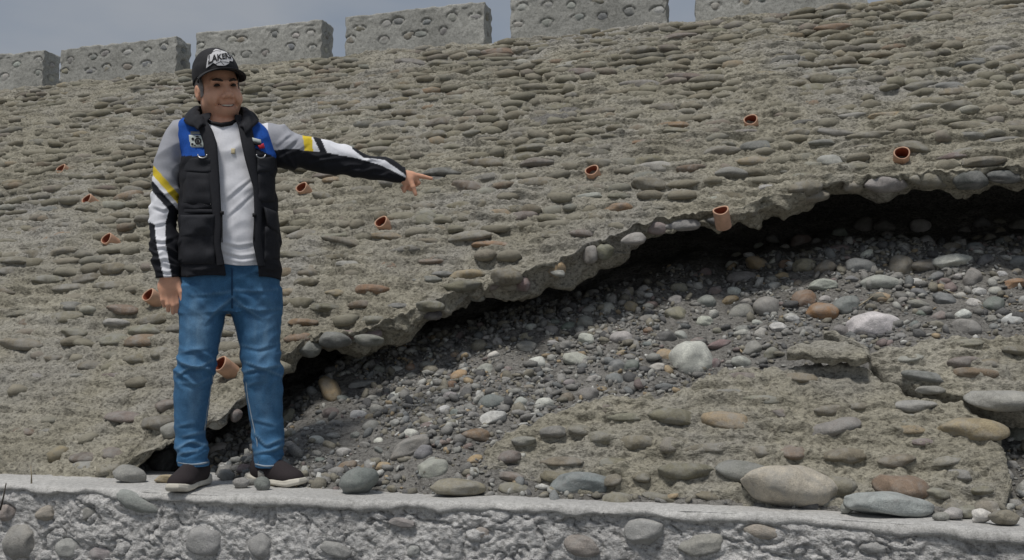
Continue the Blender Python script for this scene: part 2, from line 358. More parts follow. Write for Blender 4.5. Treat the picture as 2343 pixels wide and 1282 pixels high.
# mortar sheet: crest -> broken edge -> broken face -> underside
xs = np.concatenate([np.arange(-9.4, -3.7, 0.0145), np.arange(-3.7, 1.45, 0.0078), np.arange(1.45, 3.2, 0.03)])
NV = 440; vv = (np.linspace(0, 1, NV)) ** 1.12
Eg = edge(xs); X = np.broadcast_to(xs, (NV, len(xs))); T = Eg[None, :] + vv[:, None] * (TC - Eg[None, :])
def mortar_h(X, T, seed=0):
    h = 0.016 * fbm(X * 2.1, T * 2.6, 3, 21 + seed) + 0.010 * fbm(X * 6.5, T * 17, 3, 25 + seed)
    h = h + 0.0095 * fbm(X * 20, T * 34, 3, 31 + seed) + 0.0065 * fbm(X * 46, T * 60, 2, 33 + seed)
    cs = np.array(COURSES); mid = np.concatenate([[cs[0] - 0.05], (cs[1:] + cs[:-1]) / 2, [cs[-1] + 0.05]]); Tw = T - 0.022 * vnoise(X * 1.3, T * 3, 9)
    k = np.clip(np.searchsorted(mid, Tw), 1, len(mid) - 1); dd = np.minimum(np.abs(Tw - mid[k]), np.abs(Tw - mid[k - 1]))
    cc = 0.5 * (mid[k] + mid[k - 1]); p = (Tw - cc) / (mid[k] - mid[k - 1])
    saw = sstep(-0.46, -0.28, p) * (1 - np.clip((p + 0.28) / 0.78, 0, 1))
    h = h + 0.034 * saw * np.clip(0.62 + 0.6 * vnoise(X * 4.5, cc * 31, 35 + seed), 0.1, 1.2) * (1 - 0.35 * sstep(1.5, 0.3, T))
    return h - 0.016
H = mortar_h(X, T)
lump = np.zeros_like(H)
for (x, t, a, b, c, w, ro, col, hd) in STONES:
    i0, i1 = np.searchsorted(xs, [x - 1.9 * a, x + 1.9 * a])
    if i1 - i0 < 2: continue
    b = b * 1.35; tt = T[:, (i0 + i1) // 2]; j0, j1 = np.searchsorted(tt, [t - 2.2 * b, t + 2.2 * b])
    if j1 - j0 < 1: continue
    sl = (slice(j0, j1), slice(i0, i1)); dx = (X[sl] - x) / a; dt = (T[sl] - t) / b
    r = np.sqrt(dx * dx + dt * dt); cover = 0.5 + 0.5 * vnoise(x * 3, t * 3, 77)
    lump[sl] = np.maximum(lump[sl], (0.012 + 0.02 * cover) * np.exp(-((np.maximum(r - 0.95, 0)) / 0.4) ** 2) * (0.68 + 0.32 * np.clip(dt, -1.2, 1.2)))
H += lump
H *= sstep(0, 0.03, T - Eg[None, :]) * 0.7 + 0.3
rows = [S(X, T, H)]
NF = 18
q = np.linspace(0, 1, NF)[1:, None]; Xf = np.broadcast_to(xs, (NF - 1, len(xs)))
th_x = THICK * np.interp(xs, [-2.75, -2.35, -1.95], [0.35, 0.45, 1.0])[None, :] * (1 + 0.3 * vnoise(xs * 5, 2.2, 51) + 0.12 * np.abs(vnoise(xs * 14, 1.2, 52)))[None, :]
Wf = H[0][None, :] * (1 - q) - q * th_x
recess = 0.05 * q + 0.03 * fbm(Xf * 6, q * 2.5, 2, 55) * sstep(0, 0.3, q) - 0.02 * np.sin(q * pi)
Es_ = np.convolve(np.pad(Eg, 12, mode='edge'), np.hanning(25) / np.hanning(25).sum(), 'valid'); bl = sstep(0.0, 0.5, q)
Tf = Eg[None, :] * (1 - bl) + Es_[None, :] * bl + recess
face = S(Xf, Tf, Wf)
fk = sstep(0, 0.25, q)[..., None] * np.ones_like(face); fp = face.reshape(-1, 3)
for dim in range(3):
    nn3 = 0.03 * vnoise3(fp[:, 0] * 12, fp[:, 1] * 12, fp[:, 2] * 12, 61 + dim) + 0.014 * vnoise3(fp[:, 0] * 31, fp[:, 1] * 31, fp[:, 2] * 31, 71 + dim)
    face[..., dim] += fk[..., dim] * nn3.reshape(face.shape[:2])
q2 = np.linspace(0, 1, 14)[1:, None]; Xu = np.broadcast_to(xs, (13, len(xs)))
Tu = Tf[-1][None, :] + q2 ** 1.4 * 2.1; Wu = Wf[-1][None, :] + 0.03 * fbm(Xu * 9, Tu * 9, 3, 59) * np.minimum(1, q2 * 5)
under = S(Xu, Tu, Wu)
sheet = np.concatenate([under[::-1], face[::-1], rows[0]], 0)
nr, nc = sheet.shape[:2]
reve = empty('stone_revetment', (0, YB, 0), label='sloping grey-olive river-stone revetment with broken undermined lower edge, rising to the crest', cat='stone wall')
def child(name, me, mat, parent, **kw):
    o = obj(name, me, mat, parent, **kw); o.matrix_parent_inverse = Matrix.Translation(parent.location).inverted(); return o
child('mortar', mesh_arrays('mortar', sheet.reshape(-1, 3), grid_faces(nr, nc)), M_MORTAR, reve)
# choose the 300 that show largest; the rest is one part
def sframe(rot):
    return np.stack([SX * cos(rot) + ST * sin(rot), -SX * sin(rot) + ST * cos(rot), SN], 1)
big = []
for k, s in enumerate(STONES):
    P = S(s[0], s[1], 0.02); px, py, d = proj(P)
    vis = -30 < px < 2373 and 0 < py < 1282 and not (420 < px < 625 and 160 < py < 900)
    big.append(((s[2] * s[3] / d ** 2) * (3 if s[8] else 1) if vis else 0, k))
big.sort(reverse=True); chosen = {k for _, k in big[:232]}
mass = []
for k, (x, t, a, b, c, w, ro, col, hd) in enumerate(STONES):
    P = S(x, t, w); ax = rotm((0, 1, 0), -ro) @ rotm((1, 0, 0), RNG.uniform(-0.15, 0.35))
    if k in chosen:
        o = obj('stone', ME2[k % 10], M_ST_O, reve); o.color = (*col, 1)
        o.matrix_parent_inverse = Matrix.Translation(reve.location).inverted(); place(o, P, ax, (a, c, b))
    else:
        px, py, d = proj(P)
        mass.append((COB1[k % 8] if d < 6.2 else PEB1[k % 8], P, ax * np.array([a, c, b])[None, :], col))
V, F, Cc = merge_stones(mass); me = mesh_arrays('stone_mass', V, F); add_color(me, Cc)
child('stone_mass', me, M_ST_A, reve, kind='stuff')
print('slope stones', len(STONES))
# cobbles showing in the broken face, and chips of mortar
FACE = [(2028, 419, 50, 20, 'grey'), (2126, 422, 47, 18, 'greyolive'), (1951, 424, 24, 17, 'greyolive'), (1866, 446, 34, 15, 'greyolive'), (2222, 414, 40, 22, 'dark'), (2300, 408, 46, 16, 'dark'), (1562, 519, 46, 14, 'grey'), (1500, 545, 30, 15, 'mauve'),
        (1380, 590, 22, 20, 'greyolive'), (1352, 580, 18, 22, 'grey'), (1275, 612, 22, 20, 'tan'), (1175, 650, 28, 14, 'greyolive'), (1190, 665, 20, 18, 'mauve'), (988, 716, 26, 14, 'dark'), (1800, 452, 30, 14, 'dark'), (705, 800, 30, 22, 'grey'),
        (1275, 632, 18, 9, 'pale'), (500, 962, 22, 17, 'pale'), (534, 960, 14, 16, 'mauve'), (2310, 450, 26, 10, 'grey'), (1500, 574, 20, 10, 'dark'), (1640, 530, 24, 10, 'dark')]
xe = -2.35
while xe < 1.35:                              # more cobbles and lumps showing in the broken lip
    e_ = float(edge(np.float64(xe))); P_ = S(xe, e_ + 0.012, RNG.uniform(-0.13, -0.03)); qx, qy, qd = proj(P_); s_ = RNG.uniform(0.022, 0.055) * FPX / qd
    if not any(abs(f_[0] - qx) < f_[2] + s_ * 0.7 and abs(f_[1] - qy) < 30 for f_ in FACE): FACE.append((qx, qy, s_, s_ * RNG.uniform(0.45, 0.8), RNG.choice(['greyolive', 'grey', 'mauve', 'olive', 'grey'])))
    xe += RNG.uniform(0.1, 0.24)
for k, (px, py, hw, hh, c) in enumerate(FACE):
    x0, t0, d = sxt(px, py, -0.06); e = float(edge(np.float64(x0)))
    P = S(x0, max(t0, e) - 0.012, -0.06) if k < 22 else S(x0, e + 0.016, float((CAM + ray(px, py) * d - SO) @ SN) * 0 + (-0.03 - 0.1 * ((k * 37) % 11) / 11)); d = (P - CAM) @ VF; a = hw * d / FPX; b = hh * d / FPX
    ax = np.stack([VR, VF, np.cross(VR, VF)], 1) @ rotm((0, 1, 0), RNG.uniform(-0.2, 0.2))
    o = obj('stone', ME2[(k + 3) % 10], M_ST_O, reve); o.color = (*tint(c), 1); o.matrix_parent_inverse = Matrix.Translation(reve.location).inverted()
    place(o, P, ax, (a, min(a, b) * 1.1, b))
# weep pipes set square to the slope
def pipe_mesh(r, L, n=28):
    prof = [(r * 0.82, -0.06), (r * 0.82, L - 0.004), (r * 0.86, L), (r * 0.96, L), (r, L - 0.004), (r, L - 0.03), (r * 0.985, L - 0.034), (r * 0.985, -0.06)]
    V = np.array([[ra * cos(2 * pi * k / n), ra * sin(2 * pi * k / n), z] for ra, z in prof for k in range(n)])
    V[:, 2] += 0.004 * np.sin(np.arctan2(V[:, 1], V[:, 0]) * 2 + 1) * (V[:, 2] > L - 0.01)
    me = mesh_arrays('weep_pipe', V, grid_faces(len(prof), n, True)); me.materials.append(M_PIPE); me.materials.append(M_PIPE_IN)
    for f_ in me.polygons[:n]: f_.material_index = 1
    return me
for (px, py, pr, tl, ln), (x, t) in zip(PIPES, PIPE_XT):
    L = 0.045 * pr + 0.01; w = -0.005 if pr < 1.5 else -0.03
    o = obj('weep_pipe', pipe_mesh(0.04, L), M_PIPE, reve); o.matrix_parent_inverse = Matrix.Translation(reve.location).inverted()
    place(o, S(x, t, w + 0.015), sframe(0.0) @ rotm((0, 1, 0), -ln) @ rotm((1, 0, 0), tl), (1, 1, 1))

# embankment crown and back behind the crest
yc, zc = float(S(0, TC, 0)[1]), float(S(0, TC, 0)[2])
xc = np.linspace(-30, 14, 90); prof = [(-0.02, -0.16), (0.0, -0.03), (0.4, -0.035), (1.5, -0.04), (3.0, -0.1), (9, -4.2)]
V = np.array([[x, yc + a, zc + b + 0.012 * vnoise(x * 2, a * 3, 3)] for a, b in prof for x in xc])
obj('embankment', mesh_arrays('embankment', V, grid_faces(len(prof), len(xc))), M_BLOCK, kind='structure')
# slope beyond the measured stretch (off to both sides)
for nm, xa, xb in (('embankment_slope_left', -30, -9.35), ('embankment_slope_right', 3.15, 14)):
    xx = np.arange(xa, xb + 0.01, 0.15); tt = np.linspace(-0.06, TC, 40); XX, TT = np.meshgrid(xx, tt)
    obj(nm, mesh_arrays(nm, S(XX, TT, mortar_h(XX, TT) * 2).reshape(-1, 3), grid_faces(len(tt), len(xx))), M_MORTAR, kind='structure')

# ------------------------------------------------------------------ loose soil and gravel in the scour hole
gxs = np.arange(-3.1, 3.1, 0.014); nt_ = 250; vg = np.linspace(0, 1, nt_)
Eg2 = edge_s(gxs); Tg = -0.12 + vg[:, None] * (Eg2[None, :] + 1.95 + 0.12); Xg = np.broadcast_to(gxs, Tg.shape)
Wg = soil_w(Xg, Tg) + 0.004 * vnoise(Xg * 60, Tg * 60, 61)
obj('scour_soil', mesh_arrays('scour_soil', S(Xg, Tg, Wg).reshape(-1, 3), grid_faces(*Tg.shape)), M_SOIL, kind='structure')

# ------------------------------------------------------------------ fallen slabs of pitching
def make_slab(name, label, up_px, lo_px, w0, thick, seed, nx, nv, stones, tilt=0.0, rough=1.0):
    up = np.array([sxt(px, py, w0)[:2] for px, py in up_px]); lo = np.array([sxt(px, py, w0)[:2] for px, py in lo_px])
    up = up[np.argsort(up[:, 0])]; lo = lo[np.argsort(lo[:, 0])]
    xa, xb = max(up[0, 0], lo[0, 0]), min(up[-1, 0], lo[-1, 0]); xx = np.linspace(xa, xb, nx)
    def lofn(x): return np.interp(x, lo[:, 0], lo[:, 1]) + 0.03 * (np.abs(vnoise(x * 9, 1.5, seed)) - .3) + 0.015 * vnoise(x * 35, 1.5, seed + 1)
    def upfn(x): return np.maximum(np.interp(x, up[:, 0], up[:, 1]) + 0.05 * (np.abs(vnoise(x * 8, 7.5, seed)) - .3) + 0.02 * vnoise(x * 31, 7.5, seed + 1), lofn(x) + 0.02)
    L, U = lofn(xx), upfn(xx); v = np.linspace(0, 1, nv)
    T = L[None, :] + v[:, None] * (U - L)[None, :]; X = np.broadcast_to(xx, T.shape)
    mid = 0.5 * (L + U).mean()
    def basew(x, t): return w0 + tilt * (t - mid)
    H = mortar_h(X, T, seed) * 0.75 * rough + 0.008 * rough * fbm(X * 30, T * 40, 3, seed + 9)
    es = np.minimum(np.minimum(T - L[None, :], (U[None, :] - T)), np.minimum(X - xa, xb - X))
    H = H - 0.015 * np.exp(-np.maximum(es, 0) / 0.01)
    root = empty(name, tuple(S((xa + xb) / 2, mid, w0)), label=label, cat='broken slab', group='broken slabs of stone pitching')
    for k, (px, py, hw, hh, c, pr) in enumerate(stones):
        x, t, d = sxt(px, py, w0 + 0.02); a = 1.12 * hw * d / FPX; b = min(1.15 * hh * d / FPX, a * 0.9); cc = b * 1.6
        m = (np.abs(X - x) < 2 * a) & (np.abs(T - t) < 2.2 * b)
        r = np.sqrt(((X[m] - x) / a) ** 2 + ((T[m] - t) / b) ** 2)
        H[m] = np.maximum(H[m], H[m] + 0.014 * np.exp(-(np.maximum(r - 0.9, 0) / 0.35) ** 2))
        o = obj('stone', ME2[(k * 3 + seed) % 10], M_ST_O, root); o.color = (*((0.7 * np.array(tint(c)) + 0.3 * np.array(MORT)) * 0.92), 1); o.matrix_parent_inverse = Matrix.Translation(root.location).inverted()
        place(o, S(x, t, basew(x, t) - 0.009 + 0.016 * (pr - 0.5)), rotm((0, 1, 0), RNG.normal(0, 0.1)) @ rotm((1, 0, 0), RNG.uniform(-0.1, 0.4)), (a, cc, b))
    W = basew(X, T) + H
    P = np.pad(S(X, T, W), ((2, 2), (2, 2), (0, 0)), mode='edge')
    ring = np.zeros(P.shape[:2]); ring[1:-1, 1:-1] = 1; ring[0, :] = ring[-1, :] = 0; inner = np.zeros(P.shape[:2]); inner[2:-2, 2:-2] = 1
    d1 = (1 - inner) * ring; d0 = 1 - ring
    nz = fbm(P[..., 0] * 20, (P[..., 1] + P[..., 2]) * 20, 2, seed + 4)
    P = P - SN * (d1 * thick * 0.5 + d0 * thick * (1 + 0.2 * nz))[..., None] - ST * (0.012 * nz * (d1 + d0))[..., None]
    child('mortar', mesh_arrays('slab_mortar', P.reshape(-1, 3), grid_faces(*P.shape[:2])), M_MORTAR, root)
    return root
SA = [(1900, 935 - 5, 36, 12, 'greyolive', 1), (1328, 975, 28, 10, 'greyolive', 1), (1265, 980, 30, 13, 'grey', 1), (1375, 992, 30, 15, 'greyolive', 1.1), (1455, 1003, 36, 17, 'olive', 1), (1527, 1010, 25, 15, 'greyolive', 1.1), (1622, 1018, 58, 12, 'olive', 1.1),
      (1735, 1025, 28, 12, 'greyolive', 1), (1812, 1028, 32, 15, 'brown', 1), (1930, 1035, 48, 17, 'olive', 1.1), (2050, 1045, 40, 13, 'olive', 1), (1537, 945, 50, 18, 'olive', 1), (1665, 953, 55, 20, 'tan', .9), (1790, 968, 46, 11, 'greyolive', 1), (1905, 970, 58, 17, 'grey', 1), (1790, 1000 - 30, 40, 11, 'olive', .8),
      (2070, 975, 46, 11, 'tan', 1), (2230, 972, 70, 22, 'tan', 1.0), (1280, 1048, 50, 10, 'olive', .9), (1400, 1052, 32, 12, 'olive', .9), (1565, 1070, 60, 17, 'olive', 1.2), (1715, 1075, 70, 20, 'bluegrey', 1.2), (1815, 1080, 34, 18, 'grey', 1), (1905, 1103, 50, 22, 'greyolive', 1),
      (2062, 1106, 56, 25, 'brown', 1.1), (1410, 1133, 34, 14, 'greyolive', .8), (1640, 898, 60, 12, 'grey', 1.1), (1740, 905, 46, 10, 'greyolive', 1), (1830, 857, 40, 11, 'olive', 1), (1705, 855, 42, 12, 'mauve', .9), (2090, 920, 50, 12, 'pale', 1.1), (1960, 922, 48, 9, 'greyolive', .9), (1430, 945, 40, 9, 'greyolive', .9), (1690, 1115, 24, 12, 'dark', .8), (1510, 1128, 40, 10, 'greyolive', .7), (2160, 1045, 36, 10, 'greyolive', .8)]
for ry in (905, 940, 985, 1012, 1060, 1095, 1128):
    rx = 1160 + RNG.uniform(0, 50)
    while rx < 2270:
        sz = RNG.uniform(20, 38); yy = ry + (rx - 1700) * 0.035 + RNG.uniform(-8, 8)
        if yy > np.interp(rx, [1105, 1180, 1260, 1400, 1580, 1750, 1980, 2030, 2110, 2260], [1040, 985, 950, 912, 898, 850, 850, 890, 922, 970]) and not any(abs(q_[0] - rx) < q_[2] + sz * 0.9 and abs(q_[1] - yy) < q_[3] + 12 for q_ in SA):
            SA.append((rx, yy, sz, RNG.uniform(8, 13), RNG.choice(['greyolive', 'olive', 'grey', 'greyolive', 'mauve']), RNG.uniform(0.6, 1.0)))
        rx += sz * 2 + RNG.uniform(10, 60)
make_slab('broken_slab', 'large broken slab of mortared cobbles lying on the gravel above the pale ledge', [(1085, 1078), (1105, 1020), (1180, 965), (1260, 932), (1400, 895), (1500, 890), (1580, 880), (1640, 850), (1750, 832), (1980, 832), (2030, 872), (2110, 905), (2200, 922), (2260, 952), (2312, 1000)],
          [(1080, 1083), (1160, 1088), (1250, 1120), (1300, 1140), (1500, 1150), (1840, 1172), (2130, 1192), (2290, 1180), (2316, 1080)], 0.015, 0.13, 501, 300, 130, SA)
SB = [(2205, 820, 34, 13, 'mauve', 1), (2260, 824, 26, 11, 'olive', 1), (2115, 855, 44, 12, 'bluegrey', 1), (2235, 845, 50, 12, 'brown', .8), (2288, 912, 68, 22, 'pale', 1.3), (2330, 790, 30, 10, 'olive', 1), (2200, 772, 50, 8, 'greyolive', .8), (2130, 885, 30, 9, 'grey', .8), (2080, 810, 30, 9, 'pale', .8)]
make_slab('broken_slab', 'tilted broken slab of mortared cobbles at the right edge, above the dark crack', [(1990, 796), (2050, 776), (2150, 768), (2343, 748), (2600, 735)], [(1985, 818), (2030, 858), (2110, 884), (2210, 902), (2343, 932), (2600, 960)], 0.03, 0.12, 511, 150, 60, SB, tilt=-0.05)
make_slab('broken_slab', 'thin grey mortar slab fragment propped over a black gap amid white cobbles', [(1795, 786), (1820, 776), (1880, 772), (1940, 776), (1985, 800)], [(1800, 800), (1860, 812), (1920, 818), (1985, 822)], 0.10, 0.035, 521, 110, 40, [], tilt=-0.25, rough=0.45)
make_slab('broken_slab', 'small leaning mortar chip wedged behind the thin slab fragment', [(1880, 752), (1920, 756), (1960, 772), (1995, 792)], [(1885, 765), (1930, 780), (1970, 795), (1993, 803)], 0.09, 0.03, 531, 60, 24, [], tilt=0.3, rough=0.3)

# ------------------------------------------------------------------ low ledge wall under the slope
FR_PX = [(-300, 1094), (0, 1107), (200, 1117), (400, 1128), (550, 1133), (700, 1139), (1000, 1150), (1340, 1159), (1600, 1169), (1840, 1181), (2100, 1199), (2343, 1221), (2700, 1256)]
def onz(px, py, z=0.0):
    d = ray(px, py); s = (z - CAMZ) / d[2]; return CAM + s * d
_f = np.array([onz(*p)[:2] for p in FR_PX])
def yfront(x): return np.interp(x, _f[:, 0], _f[:, 1]) + 0.006 * vnoise(x * 5, 0.5, 71)
ledge = empty('ledge_wall', (-1, 3.1, 0), label='low pale cement and cobble ledge wall running along the foot of the slope', cat='ledge wall')
lx = np.arange(-4.6, 1.9, 0.0062); yf = yfront(lx)
LST = [(100, 1176, 27, 18, 'tan'), (10, 1174, 24, 22, 'brown'), (199, 1178, 23, 20, 'greyolive'), (308, 1152, 62, 24, 'green'), (150, 1256, 36, 24, 'grey'), (226, 1268, 34, 18, 'mauve'), (41, 1246, 52, 46, 'greyolive'), (455, 1240, 52, 40, 'grey'),
       (590, 1254, 30, 32, 'grey'), (919, 1197, 34, 11, 'mauve'), (1091, 1223, 34, 16, 'brown'), (944, 1262, 16, 13, 'grey'), (1470, 1218, 48, 35, 'pale'), (1747, 1221, 48, 22, 'tan'), (1605, 1250, 56, 25, 'greyolive'), (1329, 1250, 46, 26, 'brown'), (2002, 1256, 34, 15, 'grey'), (760, 1258, 44, 18, 'grey')]
nrz = 92; zz = -np.concatenate([np.linspace(0, 0.36, 74), np.linspace(0.38, 0.98, nrz - 74)])
XL, ZL = np.meshgrid(lx, zz); 
rid = 1 - np.abs(fbm(XL * 7, ZL * 8 + 0.4 * vnoise(XL * 9, ZL * 9, 5), 3, 81)); rid2 = 1 - np.abs(fbm(XL * 17 + 2, ZL * 19, 2, 83))
D = 0.012 * fbm(XL * 3.2, ZL * 4, 3, 85) + 0.006 * fbm(XL * 15, ZL * 18, 3, 87) + 0.0045 * fbm(XL * 42, ZL * 45, 2, 88) - 0.016 * np.clip(rid - 0.9, 0, 1) / 0.1 - 0.008 * np.clip(rid2 - 0.86, 0, 1) / 0.14
D *= sstep(0.0, 0.05, -ZL) * 0.95 + 0.05
for k, (px, py, hw, hh, c) in enumerate(LST):
    d = ray(px, py); s = (np.interp(0, [0, 1], [3.04, 0]) - 0) / d[1]; P = CAM + s * d
    P[1] = yfront(P[0]); s = (P[1]) / d[1]; P = CAM + s * d; dist = s; a = hw * dist / FPX; b = hh * dist / FPX; c3 = min(a, b) * 0.8
    m = (np.abs(XL - P[0]) < 2 * a) & (np.abs(ZL - P[2]) < 2 * b)
    r = np.sqrt(((XL[m] - P[0]) / a) ** 2 + ((ZL[m] - P[2]) / b) ** 2)
    D[m] = D[m] * np.clip(np.abs(r - 1) * 2 + 0.3, 0, 1) - 0.008 * np.exp(-((r - 1.05) / 0.1) ** 2)
    o = obj('stone', ME3[(k * 7 + 4) % 10], M_LEDGE_ST, ledge); o.color = (*(0.5 * np.array(tint(c)) + 0.19), 1); o.matrix_parent_inverse = Matrix.Translation(ledge.location).inverted()
    place(o, (P[0], P[1] + (0.68 if k % 3 else 0.45) * c3, P[2]), rotm((0, 1, 0), RNG.uniform(-0.25, 0.25)), (a, c3, b))
YL = yf[None, :] + 0.008 - D + 0.02 * sstep(0.3, 1.0, -ZL)
child('mortar', mesh_arrays('ledge_mortar', np.stack([XL, YL, ZL - 0.004], -1).reshape(-1, 3), grid_faces(nrz, len(lx))), M_LEDGE, ledge)
prof = [(0.55, 0.0), (0.4, 0.0), (0.3, 0.0), (0.22, 0.0), (0.16, 0.0), (0.11, 0.0), (0.07, 0.0), (0.04, 0.0), (0.02, -0.001), (0.008, -0.004), (0.0, -0.011), (-0.003, -0.02), (0.0, -0.03), (0.03, -0.036)]
VV = []
for a, z in prof:
    tz = 0.004 * fbm(lx * 4, np.full_like(lx, a * 5), 3, 91) + 0.0015 * vnoise(lx * 40, a * 60, 93); low = (z < -0.01) * 0.010 * fbm(lx * 9, np.full_like(lx, z * 30), 3, 95)
    VV.append(np.stack([lx, yf + a + 0.3 * low, z + tz + low], -1))
child('coping', mesh_arrays('coping', np.array(VV).reshape(-1, 3), grid_faces(len(prof), len(lx))[:, ::-1]), M_COPING, ledge)

# ------------------------------------------------------------------ parapet blocks along the crest
BLK = [(-190, 97, 122, 190), (137, 402, 96, 176), (447, 735, 62, 145), (790, 1108, 24, 110), (1168, 1525, -18, 62), (1590, 1985, -70, 20)]
yfb = yc + 0.03
def on_y(px, py, y): d = ray(px, py); return CAM + d * (y / d[1])
BLAB = ['grey concrete parapet block at the far left end of the crest row', 'grey cobble-studded parapet block, second from the left end of the crest row', 'grey cobble-studded parapet block on the crest directly behind the black cap', 'grey cobble-studded parapet block on the crest right of the man, fourth from left',
        'large pale parapet block cut by the top frame, fifth from left', 'rightmost parapet block, mostly cut off by the top frame']
BW = 0.2
for i, (xl, xr, yt, yb_) in enumerate(BLK):
    mx_ = (xl + xr) / 2; A = on_y(xl, yb_, yfb); B = on_y(xr, yb_, yfb); ztop = zc + 0.335 + 0.012 * RNG.uniform(-1, 1)
    zb = zc - 0.1; x0, x1 = A[0], B[0]
    root = empty('parapet_block', ((x0 + x1) / 2, yfb, zc), label=BLAB[i], cat='concrete block', group='parapet blocks along the crest')
    Lx = x1 - x0
    # stones: two rows on the front, one column on the right end
    st = []
    n = 6
    for row, zr in ((0, 0.235), (1, 0.115)):
        for k in range(n - (row == 1 and i % 2)):
            st.append(((k + 0.5 + RNG.uniform(-0.3, 0.3)) / n * Lx, zr + 0.1 + RNG.uniform(-0.02, 0.02), RNG.uniform(0.034, 0.056), RNG.uniform(0.023, 0.036), 'f'))
    for zr in (0.23, 0.11): st.append((BW * 0.5 + RNG.uniform(-0.02, 0.02), zr + 0.1, RNG.uniform(0.03, 0.045), RNG.uniform(0.025, 0.036), 'e'))
    # shell: columns go round the block (left end, front, right end, back), rows go up, then the top
    per = [('l', BW), ('f', Lx), ('e', BW), ('b', Lx)]; step = 0.0095; cols = []
    for sd_, ln in per:
        m = max(6, int(ln / step)) if sd_ in 'fe' else 8
        for k in range(m): cols.append((sd_, ln * k / m))
    hz = ztop - zb; nzr = int(hz / step); zs = np.linspace(0, hz, nzr)
    Vb = np.zeros((nzr + 3, len(cols), 3)); ch = 0.012
    for ci, (sd_, u) in enumerate(cols):
        dep = np.zeros(nzr)
        if sd_ in 'fe':
            for su, sz, sa, sb, ss in st:
                if ss == sd_ and abs(u - su) < 2 * sa:
                    r = np.sqrt(((u - su) / sa) ** 2 + ((zs - sz) / sb) ** 2)
                    dep += -0.017 * np.exp(-((r - 1.06) / 0.12) ** 2) * np.clip(0.8 + 0.9 * (zs - sz) / sb, 0.25, 1.5)
            dep += 0.004 * fbm(np.full(nzr, u * 9 + i * 7), zs * 9, 3, 131) + 0.0015 * vnoise(np.full(nzr, u * 60.0), zs * 60, 133)
        if sd_ == 'l': p0, dr, nrm = (x0, yfb + BW), (0, -1), (-1, 0); p = (x0, yfb + BW - u)
        elif sd_ == 'f': p = (x0 + u, yfb); nrm = (0, -1)
        elif sd_ == 'e': p = (x1, yfb + u); nrm = (1, 0)
        else: p = (x1 - u, yfb + BW); nrm = (0, 1)
        Vb[:nzr, ci, 0] = p[0] + nrm[0] * dep; Vb[:nzr, ci, 1] = p[1] + nrm[1] * dep; Vb[:nzr, ci, 2] = zb + zs
        cx, cy = (x0 + x1) / 2, yfb + BW / 2
        for q, ins in ((0, ch), (1, 0.07), (2, 1.0)):
            tx = p[0] + np.clip(cx - p[0], -ins, ins) if ins < 1 else np.clip(p[0], x0 + 0.09, x1 - 0.09); ty = p[1] + np.clip(cy - p[1], -min(ins, 0.09), min(ins, 0.09)) if ins < 1 else cy
            Vb[nzr + q, ci] = (tx, ty, ztop + (ch * 0.6 if q == 0 else ch * 0.7) + 0.003 * vnoise(p[0] * 9, p[1] * 9, 5))
    fl_ = Vb.reshape(-1, 3); cxx = np.minimum(np.minimum(np.abs(fl_[:, 0] - x0), np.abs(fl_[:, 0] - x1)), np.abs(fl_[:, 2] - ztop)) < 0.03
    for dim in range(3): fl_[:, dim] += cxx * 0.010 * vnoise3(fl_[:, 0] * 22, fl_[:, 1] * 22, fl_[:, 2] * 22, 141 + dim)
    Vb = fl_.reshape(Vb.shape)
    Vb[:, :, 2] += 0.006 * fbm(Vb[:, :, 0] * 3, Vb[:, :, 1] * 3, 2, 137)
    child('concrete_body', mesh_arrays('block_body', Vb.reshape(-1, 3), grid_faces(nzr + 3, len(cols), True)), M_BLOCK, root)
    for k, (su, sz, sa, sb, ss) in enumerate(st):
        o = obj('stone', ME2[(k + i) % 10], M_BLOCK_ST, root); o.color = (*tint(RNG.choice(['grey', 'greyolive', 'pale', 'bluegrey', 'grey'])), 1); o.matrix_parent_inverse = Matrix.Translation(root.location).inverted()
        if ss == 'f': place(o, (x0 + su, yfb + 0.008, zb + sz), rotm((0, 1, 0), RNG.uniform(-.3, .3)), (sa, 0.014, sb))
        else: place(o, (x1 - 0.008, yfb + su, zb + sz), np.eye(3), (0.014, sa, sb))
